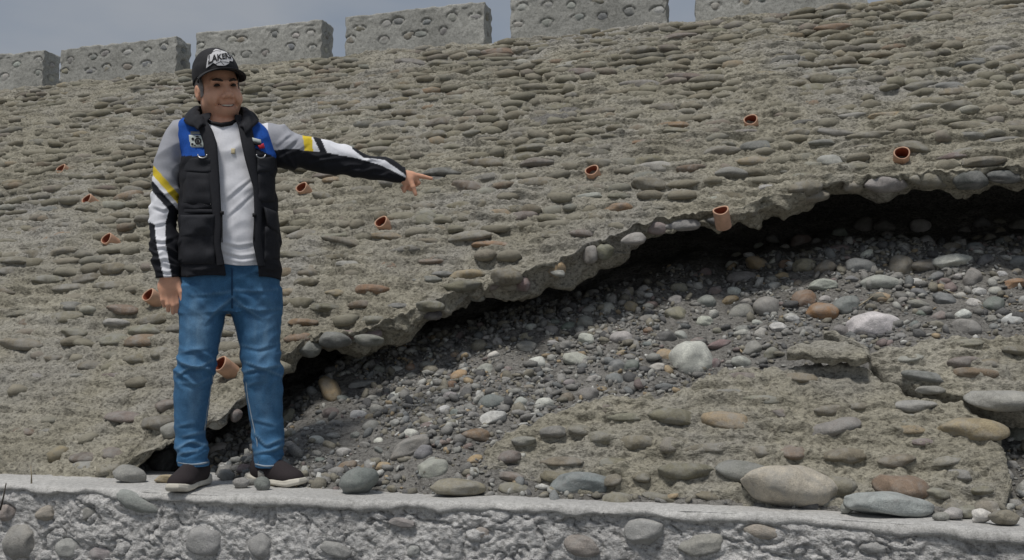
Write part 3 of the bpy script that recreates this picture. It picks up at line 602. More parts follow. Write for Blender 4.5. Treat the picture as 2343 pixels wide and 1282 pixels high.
# ------------------------------------------------------------------ loose stones
LOOSE = [  # px, py, half w, half h, colour, rot(deg), label
    (1577, 830, 48, 50, 'white', 20, 'large pale pointed boulder standing in the gravel left of the slab fragment'),
    (1996, 746, 60, 32, 'white', -4, 'broad whitish flat boulder just above the thin mortar slab fragment'),
    (1886, 718, 38, 23, 'orange', 6, 'orange-tan cobble beneath the round brown one'),
    (1840, 688, 26, 25, 'brown', 0, 'round brown cobble resting above the orange-tan one'),
    (1936, 701, 31, 21, 'bluegrey', -8, 'blue-grey cobble beside the orange-tan cobble'),
    (2015, 655, 43, 21, 'pale', 0, 'oval speckled light grey cobble above the yellowish one'),
    (2176, 603, 46, 18, 'white', -3, 'flat white boulder near the top right of the gravel'),
    (2060, 613, 28, 28, 'greyolive', 0, 'upright olive-grey boulder left of the flat white one'),
    (2116, 611, 34, 17, 'greyolive', 4, 'smooth grey-tan cobble wedged between olive boulder and white boulder'),
    (1884, 655, 31, 14, 'pale', 3, 'pale elongated cobble left of the oval speckled one'),
    (1733, 607, 28, 17, 'tan', 28, 'tilted tan-grey cobble below the long pipe stub'),
    (1841, 610, 28, 19, 'greyolive', 0, 'olive-grey cobble with pointed ends below the dark hollow'),
    (2017, 684, 22, 14, 'tan', 0, 'yellow-olive pebble beneath the oval speckled cobble'),
    (1422, 775, 25, 17, 'pale', 5, 'pale lumpy cobble alone in fine gravel mid slope'),
    (1545, 690, 16, 13, 'grey', 0, 'grey pebble in the shade under the long pipe stub'),
    (1672, 690, 18, 12, 'tan', -20, 'small orange-tan pebble left of the round brown cobble'),
    (1780, 753, 20, 14, 'white', 10, 'whitish round pebble above the slab fragment'),
    (1612, 739, 19, 15, 'pale', 0, 'pale grey pebble above the large pointed boulder'),
    (1698, 765, 18, 11, 'pale', 0, 'oval pale pebble right of the pointed boulder top'),
    (1599, 785, 19, 12, 'mauve', 8, 'mauve-brown pebble touching the top of the pointed boulder'),
    (1645, 790, 26, 11, 'mauve', -12, 'long mauve pebble right of the pointed boulder'),
    (1412, 841, 22, 18, 'bluegrey', 0, 'blue-grey pebble left of the greenish one'),
    (1447, 842, 18, 18, 'green', 0, 'greenish pebble right of the blue-grey one'),
    (1521, 816, 19, 18, 'tan', 10, 'tan pebble leaning on the left of the pointed boulder'),
    (1504, 843, 18, 11, 'pale', 0, 'flat pale pebble at the left foot of the pointed boulder'),
    (1127, 927, 31, 23, 'bluegrey', -10, 'blue-grey cobble with pale stripes above the whitish cobble'),
    (1127, 961, 31, 20, 'white', -15, 'whitish cobble below the striped blue-grey one'),
    (1192, 927, 16, 17, 'pale', 15, 'triangular pale stone right of the striped blue-grey cobble'),
    (1091, 999, 33, 18, 'brown', 6, 'reddish brown cobble at the left end of the large slab'),
    (941, 1027, 48, 21, 'grey', -22, 'long grey cobble slanting up to the right'),
    (968, 1038, 22, 17, 'bluegrey', -30, 'small blue-grey stone at the lower right of the slanting grey cobble'),
    (987, 1075, 37, 25, 'pale', -18, 'pale olive rounded cobble above the mottled flat boulder'),
    (879, 1070, 18, 12, 'tan', 0, 'brownish tan pebble above the yellow-tan pebble'),
    (881, 1094, 25, 15, 'tan', -14, 'yellow-tan pebble right of the striped blue-green boulder'),
    (796, 1069, 23, 13, 'brown', -8, 'flat brownish pebble above the striped blue-green boulder'),
    (817, 1107, 42, 29, 'bluegrey', -22, 'striped blue-green boulder on the ledge right of the shoes'),
    (925, 1104, 27, 9, 'green', 3, 'dark green-grey flat pebble left of the pale olive cobble'),
    (1046, 1124, 60, 19, 'greyolive', 3, 'mottled olive flat boulder lying along the ledge'),
    (1016, 940, 17, 12, 'white', 0, 'small white stone left of the whitish cobble'),
    (1029, 908, 16, 11, 'pale', 0, 'small pale stone above the small white stone'),
    (1069, 895, 21, 14, 'grey', -25, 'grey angular stone up-left of the striped blue-grey cobble'),
    (755, 895, 21, 38, 'tan', -32, 'smooth olive-tan egg-shaped cobble tucked under the broken edge'),
    (770, 972, 19, 10, 'grey', 5, 'grey pebble in the dark soil right of the jeans'),
    (762, 998, 17, 8, 'grey', 0, 'flat grey pebble below the grey pebble by the jeans'),
    (662, 958, 14, 21, 'greyolive', 0, 'upright grey-tan stone touching the jeans outline'),
    (672, 936, 13, 9, 'mauve', 20, 'small mauve pebble above the upright grey-tan stone'),
    (916, 936, 17, 7, 'grey', 0, 'thin grey pebble in dark soil under the void'),
    (853, 914, 15, 9, 'grey', 0, 'small grey pebble right of the egg-shaped cobble'),
    (1013, 1013, 24, 8, 'mauve', -14, 'slender mauve stone right of the slanting grey cobble'),
    (1331, 1114, 64, 27, 'bluegrey', 3, 'big dark grey boulder on the ledge under the large slab'),
    (1824, 1140, 104, 46, 'cream', 8, 'huge pale yellow boulder sitting on the ledge'),
    (2048, 1180, 100, 26, 'palebl', 4, 'low blue-grey boulder half buried at the ledge'),
    (1945, 1164, 17, 12, 'grey', -20, 'small grey stone right of the huge pale yellow boulder'),
    (2241, 1152, 30, 19, 'tan', 0, 'olive-tan cobble on top of the stone pile at lower right'),
    (2220, 1174, 20, 14, 'greyolive', 0, 'olive pebble under the olive-tan cobble of the lower right pile'),
    (2256, 1184, 21, 16, 'white', 0, 'cracked whitish stone at the front of the lower right pile'),
    (2211, 1136, 19, 14, 'white', 0, 'round white pebble at the back of the lower right pile'),
    (2186, 1156, 19, 10, 'pale', 15, 'flat pale pebble left of the olive-tan cobble'),
    (2190, 1178, 21, 13, 'pale', 0, 'pale pebble at the front left of the lower right pile'),
    (2309, 1157, 28, 14, 'bluegrey', 10, 'blue-grey oval stone at the right of the lower right pile'),
    (2309, 1189, 31, 17, 'greyolive', 5, 'grey-tan stone lying on the ledge near the right frame edge'),
    (2329, 1124, 19, 10, 'pale', 0, 'uppermost pale pebble at the right frame edge pile'),
    (2330, 1142, 18, 10, 'grey', 0, 'grey pebble under the uppermost pale one at right'),
    (2160, 1189, 18, 10, 'grey', 0, 'small grey stone at the left end of the lower right pile'),
    (1205, 795, 23, 14, 'grey', 10, 'grey stone at the mouth of the dark void'),
    (977, 837, 16, 10, 'grey', 0, 'grey pebble inside the dark void'),
    (827, 881, 30, 10, 'grey', -8, 'long flat grey stone under the broken edge'),
    (290, 1088, 36, 19, 'grey', 15, 'grey angular stone filling the gap left of the shoes'),
    (372, 1062, 28, 34, 'dark', 10, 'dark angular rubble block in the hole left of the jeans'),
    (376, 1098, 24, 9, 'tan', 0, 'flat tan stone just left of the left shoe'),
    (548, 1107, 18, 12, 'grey', 0, 'rounded grey stone on the ledge between the shoes'),
    (512, 1088, 20, 13, 'grey', 12, 'grey pebble behind the ledge between the shoes'),
    (560, 1075, 18, 12, 'mauve', 0, 'mauve pebble just left of the right shoe'),
    (1700, 850 - 95, 16, 11, 'grey', 0, 'grey pebble between pointed boulder and round brown cobble'),
    (1840, 760, 24, 11, 'grey', -6, 'grey flat stone touching the upper side of the thin slab fragment'),
    (2100, 700, 24, 12, 'grey', 10, 'grey elongated stone right of the broad whitish boulder'),
    (2160, 690, 26, 18, 'bluegrey', 25, 'dark blue-grey angular stone right of the broad whitish boulder'),
    (2225, 640, 20, 24, 'grey', 10, 'upright grey stone below the flat white boulder'),
    (2275, 700, 24, 20, 'green', 0, 'greenish grey angular stone right of the dark blue-grey one'),
    (2318, 652, 26, 13, 'orange', -10, 'orange-pink stone at the right frame edge'),
    (2090, 650, 24, 12, 'white', 0, 'white pebble right of the oval speckled cobble'),
    (2240, 690 - 22, 16, 10, 'white', 0, 'white pebble by the upright grey stone'),
    (2330, 600, 20, 14, 'bluegrey', 0, 'blue-grey stone at the right frame edge above the orange-pink one'),
    (1700, 640, 34, 19, 'grey', 5, 'broad speckled grey cobble below the tilted tan-grey one'),
    (1920, 575, 26, 13, 'mauve', 4, 'mauve-grey cobble at the lip of the dark hollow'),
    (1340, 740, 18, 15, 'grey', 25, 'angular grey stone under the middle of the broken edge'),
    (1300, 720 - 8, 17, 10, 'pale', -15, 'pale pebble close under the middle of the broken edge'),
    (1390, 710, 16, 17, 'pale', 0, 'pale crooked stone above the pale lumpy cobble'),
    (2330, 520, 20, 18, 'grey', 0, 'shaded grey stone deep under the overhang at the right edge'),
]
CAMX = np.stack([VR, np.array([-VR[1], VR[0], 0]), np.array([0, 0, 1.0])], 1)     # right, away, up
used = []
def loose(px, py, hw, hh, c, rot, label, k, me, group='loose river stones in the scour hole', mat=None, sink=0.05):
    hw, hh = hw * 1.1, hh * 1.1
    P, x, t, d = hit_soil(px, py); a = hw * d / FPX; b = hh * d / FPX
    if py > 1085:
        st_ = float(np.interp(px, [0, 400, 640, 1340, 1840, 2343], [1102, 1110, 1129, 1145, 1170, 1208])); Bp = onz(px, min(py + hh * 0.9, st_), 0.0)
        hv = np.array([VF[0], VF[1], 0]); dp0 = sqrt(hw * hh) * 3.3 / FPX; P = Bp + hv * dp0 * 0.75; d = float((P - CAM) @ VF); a = hw * d / FPX; b = hh * d / FPX; P[2] = b * 0.86; sink = 0.0
    dp = sqrt(a * b) * RNG.uniform(0.85, 1.05); P = P + VF * (dp * sink)
    ax = CAMX @ rotm((0, 1, 0), radians(rot)) @ rotm((1, 0, 0), RNG.uniform(-0.4, 0.1))
    o = obj('river_stone', me, M_LS_O, None, label, 'stone', group); o.color = (*tint(c, v=0.08), 1)
    place(o, P, ax, (a, dp, b)); used.append((px, py, hw, hh, label)); return o
for k, (px, py, hw, hh, c, rot, lab) in enumerate(LOOSE):
    loose(px, py, hw, hh, c, rot, lab, k, ME3[(k * 3) % 10])
SHORT = {}
for i, L in enumerate(LOOSE): SHORT[i] = L[6].split(' in the ')[0].split(' at the ')[0].split(' beside ')[0].split(' above ')[0].split(' right of ')[0].split(' left of ')[0].split(' below ')[0].split(' under ')[0].split(' near ')[0].split(' beneath ')[0]
# remaining countable stones: between the boulders
CN = dict(grey='grey', pale='pale', white='white', bluegrey='blue-grey', tan='tan', mauve='mauve', greyolive='olive-grey', dark='dark', green='greenish', brown='brown', orange='orange')
CN.update(cream='cream', palebl='pale bluish')
cw = ['grey'] * 26 + ['pale'] * 30 + ['white'] * 14 + ['bluegrey'] * 10 + ['tan'] * 5 + ['mauve'] * 5 + ['greyolive'] * 12 + ['green'] * 4 + ['dark'] * 4 + ['brown'] * 2
SLABZ = [(1085, 1083), (1105, 1020), (1180, 965), (1400, 890), (1600, 872), (1750, 828), (1800, 775), (1900, 748), (1990, 790), (2150, 765), (2343, 745), (2343, 940), (2312, 1000), (2300, 1110), (2140, 1195), (1300, 1150), (1160, 1092)]
def inpoly(x, y, P):
    r = False; n = len(P)
    for i in range(n):
        x1, y1 = P[i]; x2, y2 = P[(i + 1) % n]
        if (y1 > y) != (y2 > y) and x < (x2 - x1) * (y - y1) / (y2 - y1) + x1: r = not r
    return r
EB = [(420, 1050), (500, 1010), (560, 970), (650, 910), (750, 870), (890, 825), (1000, 790), (1180, 740), (1320, 670), (1540, 600), (1700, 560), (1800, 520), (1990, 500), (2343, 490)]
ebx, eby = zip(*EB); seen = {}
n = 0; tries = 0
while n < 205 and tries < 9000:
    tries += 1
    px, py = RNG.uniform(470, 2340), RNG.uniform(495, 1190)
    if py < np.interp(px, ebx, eby) + 15 or inpoly(px, py, SLABZ) or py > np.interp(px, [400, 1340, 2343], [1108, 1138, 1200]): continue
    dens = np.interp(px, [470, 1000, 1500, 2000, 2343], [0.3, 0.42, 0.55, 1.0, 1.0])
    if RNG.random() > dens: continue
    if 395 < px < 480 and py > 1000: continue
    hw = min(11 + RNG.exponential(6.0 + 4.0 * (px > 1450)), 34); hh = hw * RNG.uniform(0.5, 0.85)
    if any(abs(u[0] - px) < (u[2] + hw) * 0.8 and abs(u[1] - py) < (u[3] + hh) * 0.8 for u in used): continue
    c = RNG.choice(cw); nn = min(range(len(LOOSE)), key=lambda i: (LOOSE[i][0] - px) ** 2 + (1.4 * (LOOSE[i][1] - py)) ** 2)
    dx, dy = px - LOOSE[nn][0], py - LOOSE[nn][1]
    rel = ('right of' if dx > 0 else 'left of') if abs(dx) > abs(dy) * 1.2 else ('below' if dy > 0 else 'above')
    lab = f"{'tiny' if hw < 10 else 'small'} {CN[c]} pebble {rel} the {SHORT[nn]}"; seen[lab] = seen.get(lab, 0) + 1
    if seen[lab] > 1: lab = f"{['', '', 'second', 'third', 'fourth', 'fifth', 'sixth'][min(seen[lab], 6)]} {lab}"
    lab = ' '.join(lab.split()[:16])
    loose(px, py, hw, hh, c, RNG.uniform(-30, 30), lab, n, ME2[n % 10], group='small loose pebbles in the scour hole', sink=0.0); n += 1
print('loose', len(LOOSE), n)
# fine gravel: nobody could count it
items = []; cnt = 0
NB = 26000
gx_ = RNG.uniform(-2.75, 2.0, NB); gt_ = RNG.uniform(0, 1, NB)
E_ = edge_s(gx_); gt_ = -0.03 + gt_ * (E_ + 0.45); gw_ = soil_w(gx_, gt_)
dn = 0.5 + 0.5 * fbm(gx_ * 2.5, gt_ * 2.5, 2, 201)
PP = S(gx_, gt_, gw_)
rr = 0.0045 + RNG.exponential(0.0055, NB) * (0.7 + 0.8 * RNG.random(NB) ** 3); rr = np.minimum(rr, 0.03)
gpal = np.array([PAL[c] for c in ['grey'] * 16 + ['pale'] * 5 + ['white'] * 1 + ['bluegrey'] * 3 + ['dark'] * 5 + ['greyolive'] * 7 + ['tan'] * 1 + ['mauve'] * 1])
dpx = (PP - CAM); zz_ = dpx @ VF; ppx = 1171.5 + FPX * (dpx @ VR) / zz_; ppy = 641 - FPX * (dpx @ VU) / zz_
BASE0 = (ICO[1][0], ICO[1][1])
# 20-triangle pebbles
phi = (1 + 5 ** 0.5) / 2
I0V = np.array([(-1, phi, 0), (1, phi, 0), (-1, -phi, 0), (1, -phi, 0), (0, -1, phi), (0, 1, phi), (0, -1, -phi), (0, 1, -phi), (phi, 0, -1), (phi, 0, 1), (-phi, 0, -1), (-phi, 0, 1)]) / sqrt(1 + phi * phi)
I0F = np.array([(0, 11, 5), (0, 5, 1), (0, 1, 7), (0, 7, 10), (0, 10, 11), (1, 5, 9), (5, 11, 4), (11, 10, 2), (10, 7, 6), (7, 1, 8), (3, 9, 4), (3, 4, 2), (3, 2, 6), (3, 6, 8), (3, 8, 9), (4, 9, 5), (2, 4, 11), (6, 2, 10), (8, 6, 7), (9, 8, 1)])
for i in range(NB):
    if ppx[i] < 380 or ppx[i] > 2420 or PP[i, 2] < -0.01: continue
    if RNG.random() > np.clip(1.5 * dn[i] - 0.02, 0.12, 1): continue
    if inpoly(ppx[i], ppy[i] - 25, SLABZ) and inpoly(ppx[i], ppy[i] + 25, SLABZ) and RNG.random() < 0.85: continue
    r = rr[i]; ax = rotm(RNG.normal(size=3), RNG.uniform(0, 6.28)) * np.array([r * RNG.uniform(1, 1.5), r * RNG.uniform(0.75, 1.1), r * RNG.uniform(0.5, 0.8)])[None, :]
    items.append(((I0V * RNG.uniform(0.85, 1.12, (12, 1)), I0F) if r < 0.0095 else PEB1[i % 8], PP[i] + SN * r * 0.3, ax, 0.8 * gpal[RNG.integers(len(gpal))] * RNG.uniform(0.75, 1.2) + 0.035))
V, F, Cc = merge_stones(items); me = mesh_arrays('gravel', V, F); add_color(me, Cc)
obj('gravel', me, M_LS_A, None, 'fine grey gravel filling the scour hole between the boulders', 'gravel', kind='stuff')
print('gravel', len(items), len(F))
# twigs and stalks
def twig(label, pts, r, mat=M_TWIG):
    P = np.array(pts); P = np.concatenate([P[:1], (P[:-1] + P[1:]) / 2 + RNG.normal(0, 0.002, (len(P) - 1, 3)), P[1:]]) if len(P) == 2 else P
    obj('twig', tube_mesh('twig', P, np.linspace(r, r * 0.6, len(P)), 6), mat, None, label, 'twig')
def soilpt(px, py, up=0.012): return hit_soil(px, py)[0] + np.array([0, 0, up])
twig('short grey stick lying beside the blue-grey cobble', [soilpt(1956, 712), soilpt(1998, 692, 0.03)], 0.004)
twig('thin straight stick lying in gravel near the right edge', [soilpt(2140, 660), soilpt(2250, 705, 0.02)], 0.003)
twig('thin stalk slanting below the grey rubble left of the long slab', [soilpt(1005, 985), soilpt(1060, 965, 0.02)], 0.003)
q0 = onz(72, 1107); twig('pale dry stalk sticking up from the ledge at far left', [q0, q0 + np.array([-0.002, 0.0, 0.035]), q0 + np.array([-0.008, 0.0, 0.072])], 0.0035)
q1 = onz(2, 1150, -0.06); q1 = on_y(0, 1168, float(yfront(np.float64(-3.0))) - 0.03); q2 = on_y(14, 1106, float(yfront(np.float64(-3.0))) - 0.015)
twig('dark twig leaning on the ledge at the left frame edge', [q1, (q1 + q2) / 2 + np.array([0.002, 0, 0]), q2], 0.004, plain('dark_twig', (0.07, 0.06, 0.05), 0.9))
# ------------------------------------------------------------------ the man on the ledge
PO = onz(530, 1112); PD = PO - CAM; DH = float(np.hypot(PD[0], PD[1]))
PFv = -np.array([PD[0], PD[1], 0]) / DH; PUv = np.array([-PFv[1], PFv[0], 0])
def Q(px, py, f=0.0):                         # pixel -> local (u right, f towards the viewer, z up) at depth f
    d = ray(px, py); s = (DH - f) / -(d @ PFv); P = CAM + s * d; r = P - PO
    return np.array([r @ PUv, f, P[2]])
MAN = empty('person', tuple(PO), label='man in black cap, blue-black vest and jeans standing on the ledge, pointing sideways', cat='person')
MAN.matrix_basis = Matrix(((PUv[0], PFv[0], 0, PO[0]), (PUv[1], PFv[1], 0, PO[1]), (0, 0, 1, 0.0), (0, 0, 0, 1)))
MAN.matrix_basis = MAN.matrix_basis @ Matrix.Translation((0, 0, 0))
# local frame is (u, f, z): left-handed order is avoided by mirroring faces where needed
def wear(name, me, mat, parent=None, **kw): return obj(name, me, mat, parent or MAN, **kw)

class Field:
    def __init__(s, lo, hi, h):
        s.lo = np.array(lo, float); s.h = h; s.n = np.ceil((np.array(hi) - s.lo) / h).astype(int) + 1
        s.D = np.full(s.n, 1.0, np.float32)
    def sub(s, lo, hi):
        a = np.clip(np.floor((np.array(lo) - s.lo) / s.h).astype(int), 0, s.n); b = np.clip(np.ceil((np.array(hi) - s.lo) / s.h).astype(int) + 1, 0, s.n)
        sl = tuple(slice(x, y) for x, y in zip(a, b))
        ax = [(s.lo[i] + s.h * np.arange(a[i], b[i])).astype(np.float32) for i in range(3)]
        return sl, ax[0][:, None, None], ax[1][None, :, None], ax[2][None, None, :]
    def add(s, fn, lo, hi, k=0.0, op='u', m=0.03):
        sl, x, y, z = s.sub(np.array(lo) - m - k, np.array(hi) + m + k)
        a = s.D[sl]
        if a.size == 0: return
        d = fn(x, y, z)
        if op == 'u': s.D[sl] = smin(a, d, k)
        elif op == 's': s.D[sl] = -smin(-a, d, k)
        elif op == 'i': s.D[sl] = -smin(-a, -d, k)
        elif op == '+': s.D[sl] = a + d
    def mesh(s):
        D = s.D; n = D.shape; ins = D < 0
        c = np.zeros(tuple(k - 1 for k in n), np.int8)
        for i in (0, 1):
            for j in (0, 1):
                for k in (0, 1): c += ins[i:n[0] - 1 + i, j:n[1] - 1 + j, k:n[2] - 1 + k]
        act = np.argwhere((c > 0) & (c < 8)); idx = np.full(c.shape, -1, np.int32); idx[tuple(act.T)] = np.arange(len(act))
        cor = np.array([(i, j, k) for i in (0, 1) for j in (0, 1) for k in (0, 1)])
        val = np.stack([D[tuple((act + o).T)] for o in cor], 1)
        acc = np.zeros((len(act), 3)); cnt = np.zeros(len(act))
        for a in range(8):
            for b in range(a + 1, 8):
                if np.abs(cor[a] - cor[b]).sum() != 1: continue
                m = (val[:, a] < 0) != (val[:, b] < 0); t = val[m, a] / (val[m, a] - val[m, b])
                acc[m] += cor[a] + t[:, None] * (cor[b] - cor[a]); cnt[m] += 1
        V = s.lo + s.h * (act + acc / cnt[:, None]); Fs = []
        for ax in range(3):
            o = [1 if i == ax else 0 for i in range(3)]
            A = ins[:n[0] - o[0], :n[1] - o[1], :n[2] - o[2]]; B = ins[o[0]:, o[1]:, o[2]:]
            e = np.argwhere(A != B); b_, c_ = (ax + 1) % 3, (ax + 2) % 3
            e = e[(e[:, b_] > 0) & (e[:, c_] > 0) & (e[:, b_] < n[b_] - 1) & (e[:, c_] < n[c_] - 1)]
            q = []
            for db, dc in ((-1, -1), (0, -1), (0, 0), (-1, 0)):
                w = e.copy(); w[:, b_] += db; w[:, c_] += dc; q.append(idx[tuple(w.T)])
            q = np.stack(q, 1); fl = ~A[tuple(e.T)]; q[fl] = q[fl][:, ::-1]; Fs.append(q)
        F = np.concatenate(Fs); return V, F[(F >= 0).all(1)]
def smin(a, b, k):
    if k <= 0: return np.minimum(a, b)
    h = np.clip(0.5 + 0.5 * (b - a) / k, 0, 1); return b * (1 - h) + a * h - k * h * (1 - h)
def ell(c, r, R=None):
    c = np.asarray(c, np.float32); r = np.asarray(r, np.float32)
    def fn(x, y, z):
        X, Y, Z = x - c[0], y - c[1], z - c[2]
        if R is not None: X, Y, Z = (R[0][i] * X + R[1][i] * Y + R[2][i] * Z for i in range(3))
        k0 = np.sqrt((X / r[0]) ** 2 + (Y / r[1]) ** 2 + (Z / r[2]) ** 2); k1 = np.sqrt((X / r[0] ** 2) ** 2 + (Y / r[1] ** 2) ** 2 + (Z / r[2] ** 2) ** 2)
        return k0 * (k0 - 1) / np.maximum(k1, 1e-6)
    return fn
def cap(a, b, ra, rb):
    a = np.asarray(a, np.float32); b = np.asarray(b, np.float32); ba = b - a; L = float(ba @ ba)
    def fn(x, y, z):
        X, Y, Z = x - a[0], y - a[1], z - a[2]; h = np.clip((X * ba[0] + Y * ba[1] + Z * ba[2]) / L, 0, 1)
        return np.sqrt((X - h * ba[0]) ** 2 + (Y - h * ba[1]) ** 2 + (Z - h * ba[2]) ** 2) - (ra + (rb - ra) * h)
    return fn
def addell(F, c, r, k=0.0, op='u', R=None): m = max(r) * 1.05; F.add(ell(c, r, R), np.array(c) - m, np.array(c) + m, k, op)
def addcap(F, a, b, ra, rb, k=0.0, op='u'):
    a = np.array(a); b = np.array(b); m = max(ra, rb); F.add(cap(a, b, ra, rb), np.minimum(a, b) - m, np.maximum(a, b) + m, k, op)
class Stack:
    """outline stacked along one axis: rows (pos, centre, centre f, half width, half depth)"""
    def __init__(s, rows, axis=2, p=2.2, grow=0.0):
        r = np.array(sorted(rows)); s.axis = axis; s.p = p; q = np.linspace(r[0, 0], r[-1, 0], 240)
        s.q = q; s.c = []
        for i in range(1, 5):
            v = np.interp(q, r[:, 0], r[:, i]); ke = np.hanning(23); ke /= ke.sum(); v = np.convolve(np.pad(v, 11, mode='reflect', reflect_type='odd'), ke, 'valid'); s.c.append(v)
        s.c[2] = s.c[2] + grow; s.c[3] = s.c[3] + grow; s.lo, s.hi = r[0, 0], r[-1, 0]
    def par(s, t): return [np.interp(t, s.q, v).astype(np.float32) for v in s.c]
    def fn(s, x, y, z):
        a, o = (z, x) if s.axis == 2 else (x, z)
        c, cf, ru, rf = s.par(a); p = s.p
        k = (np.abs((o - c) / ru) ** p + np.abs((y - cf) / rf) ** p) ** (1 / p)
        d = (k - 1) * np.minimum(ru, rf)
        return np.maximum(np.maximum(d, a - s.hi), s.lo - a)
    def box(s):
        a = (s.lo, s.hi); o = ((s.c[0] - s.c[2]).min(), (s.c[0] + s.c[2]).max()); f = ((s.c[1] - s.c[3]).min(), (s.c[1] + s.c[3]).max())
        return ((o[0], f[0], a[0]), (o[1], f[1], a[1])) if s.axis == 2 else ((a[0], f[0], o[0]), (a[1], f[1], o[1]))
    def front(s, u, z):
        c, cf, ru, rf = s.par(z); k = np.clip(1 - np.abs((u - c) / ru) ** s.p, 0, 1) ** (1 / s.p); return cf + rf * k
def zrows(tab):                               # (py, xl, xr, half depth, centre f) -> rows
    out = []
    for py, xl, xr, rf, cf in tab:
        a, b = Q(xl, py, cf), Q(xr, py, cf); out.append(((a[2] + b[2]) / 2, (a[0] + b[0]) / 2, cf, (b[0] - a[0]) / 2, rf))
    return out
def urows(tab):                               # (px, ytop, ybot, half depth, centre f)
    out = []
    for px, yt, yb2, rf, cf in tab:
        a, b = Q(px, yt, cf), Q(px, yb2, cf); out.append(((a[0] + b[0]) / 2, (a[2] + b[2]) / 2, cf, (a[2] - b[2]) / 2, rf))
    return out
def addstack(F, s, k=0.0, op='u'): b = s.box(); F.add(s.fn, b[0], b[1], k, op)
def wrinkle(F, fn, lo, hi): F.add(fn, lo, hi, 0, '+', m=0.0)

T_TORSO = [(272, 462, 552, .062, -.005), (280, 430, 588, .078, -.005), (292, 408, 612, .095, -.005), (315, 408, 622, .112, 0), (350, 424, 622, .122, .005), (430, 422, 618, .130, .01), (500, 420, 622, .134, .012), (560, 420, 628, .134, .012), (612, 422, 632, .130, .01)]
T_VEST = [(266, 470, 556, .060, -.012), (274, 436, 584, .085, -.01), (283, 414, 604, .105, -.005), (296, 404, 619, .120, -.002), (320, 406, 627, .134, .002), (360, 416, 632, .146, .008), (430, 413, 631, .153, .012), (490, 410, 635, .157, .014), (545, 409, 641, .158, .014), (600, 410, 642, .155, .012), (638, 414, 641, .150, .010)]
T_RARM = [(284, 396, 440, .040, -.01), (296, 384, 438, .055, -.01), (320, 368, 428, .064, -.008), (380, 352, 414, .062, -.01), (440, 346, 408, .058, -.01), (500, 343, 405, .054, 0), (560, 344, 405, .053, .02), (600, 351, 408, .050, .03), (633, 360, 412, .044, .038)]
T_LARM = [(590, 290, 390, .07, -.01), (612, 284, 386, .072, -.005), (640, 291, 380, .070, 0), (672, 303, 384, .066, .005), (695, 314, 386, .063, .01), (734, 324, 391, .059, .015), (788, 334, 398, .055, .02), (833, 355, 404, .047, .03), (851, 358, 407, .045, .035), (880, 362, 411, .042, .04), (905, 374, 416, .036, .045), (921, 387, 415, .030, .048)]
T_PELV = [(604, 418, 640, .128, .008), (640, 412, 641, .125, .004), (680, 409, 642, .118, 0), (716, 409, 643, .108, 0)]
T_RLEG = [(660, 410, 524, .105, 0), (700, 408.5, 521, .103, 0), (724, 409.5, 516, .10, .002), (760, 411, 507, .096, .006), (798, 411, 499, .090, .012), (832, 404, 493, .086, .018), (860, 398.6, 488, .082, .015), (929, 398, 477, .078, -.005), (982, 400, 471, .074, -.012), (1017, 401, 473, .073, -.012), (1043, 404, 477, .075, -.008), (1064, 407, 479, .077, -.006)]
T_LLEG = [(660, 522, 643, .105, 0), (700, 526, 643, .103, 0), (733, 534, 643, .10, .002), (790, 549, 641, .092, .01), (830, 554, 643, .087, .018), (864, 558, 646.6, .082, .015), (907, 562, 647, .079, 0), (951, 570, 647.5, .077, -.008), (1000, 577, 650, .074, -.012), (1035, 580, 647, .075, -.008), (1067, 583, 642, .077, -.006)]
S_TORSO, S_VEST = Stack(zrows(T_TORSO), p=2.3), Stack(zrows(T_VEST), p=2.35)
S_RARM, S_LARM = Stack(zrows(T_RARM)), Stack(urows(T_LARM), axis=0)
S_PELV, S_RLEG, S_LLEG = Stack(zrows(T_PELV), p=2.4), Stack(zrows(T_RLEG)), Stack(zrows(T_LLEG))

# head frame
HC = Q(500, 206, 0.015); hy_, hr_, hp_ = radians(18), radians(10), radians(-4)
def headR():
    y = np.array([sin(hy_), cos(hy_), 0.0]); x = np.array([cos(hy_), -sin(hy_), 0.0]); z = np.array([0, 0, 1.0])
    x2 = x * cos(hr_) + z * sin(hr_); z2 = z * cos(hr_) - x * sin(hr_)
    y3 = y * cos(hp_) + z2 * sin(hp_); z3 = z2 * cos(hp_) - y * sin(hp_)
    return np.stack([x2, y3, z3], 1)
HR = headR(); HS = 0.99
def Hd(x, y, z): return HC + HR @ (np.array([x, y, z]) * HS)
B = Field((-0.40, -0.17, 0.0), (0.86, 0.20, 1.72), 0.0038)
def hell(c, r, k, op='u'): addell(B, Hd(*c), np.array(r) * HS, k, op, HR)
def hcap(a, b, ra, rb, k, op='u'): addcap(B, Hd(*a), Hd(*b), ra, rb, k, op)
hell((0, -.012, .035), (.079, .098, .088), 0)
hell((0, .022, -.038), (.071, .074, .080), .03)
for sx in (-1, 1):
    hell((sx * .035, .012, -.060), (.034, .052, .036), .03)
    hell((sx * .043, .056, -.036), (.028, .030, .028), .02)
hell((0, .066, -.094), (.032, .026, .024), .025)
hell((0, .030, -.096), (.036, .045, .022), .03)
hcap((-.046, .078, .020), (-.012, .092, .016), .010, .009, .014); hcap((.046, .078, .020), (.012, .092, .016), .010, .009, .014)
for sx in (-1, 1): hell((sx * .033, .101, .003), (.021, .018, .011), .009, 's')
hcap((0, .088, .008), (0, .106, -.034), .009, .013, .012); hell((0, .112, -.038), (.0145, .015, .0125), .008)
for sx in (-1, 1): hell((sx * .017, .098, -.043), (.010, .012, .009), .006)
for sx in (-1, 1): hell((sx * .008, .112, -.052), (.005, .007, .004), .003, 's')

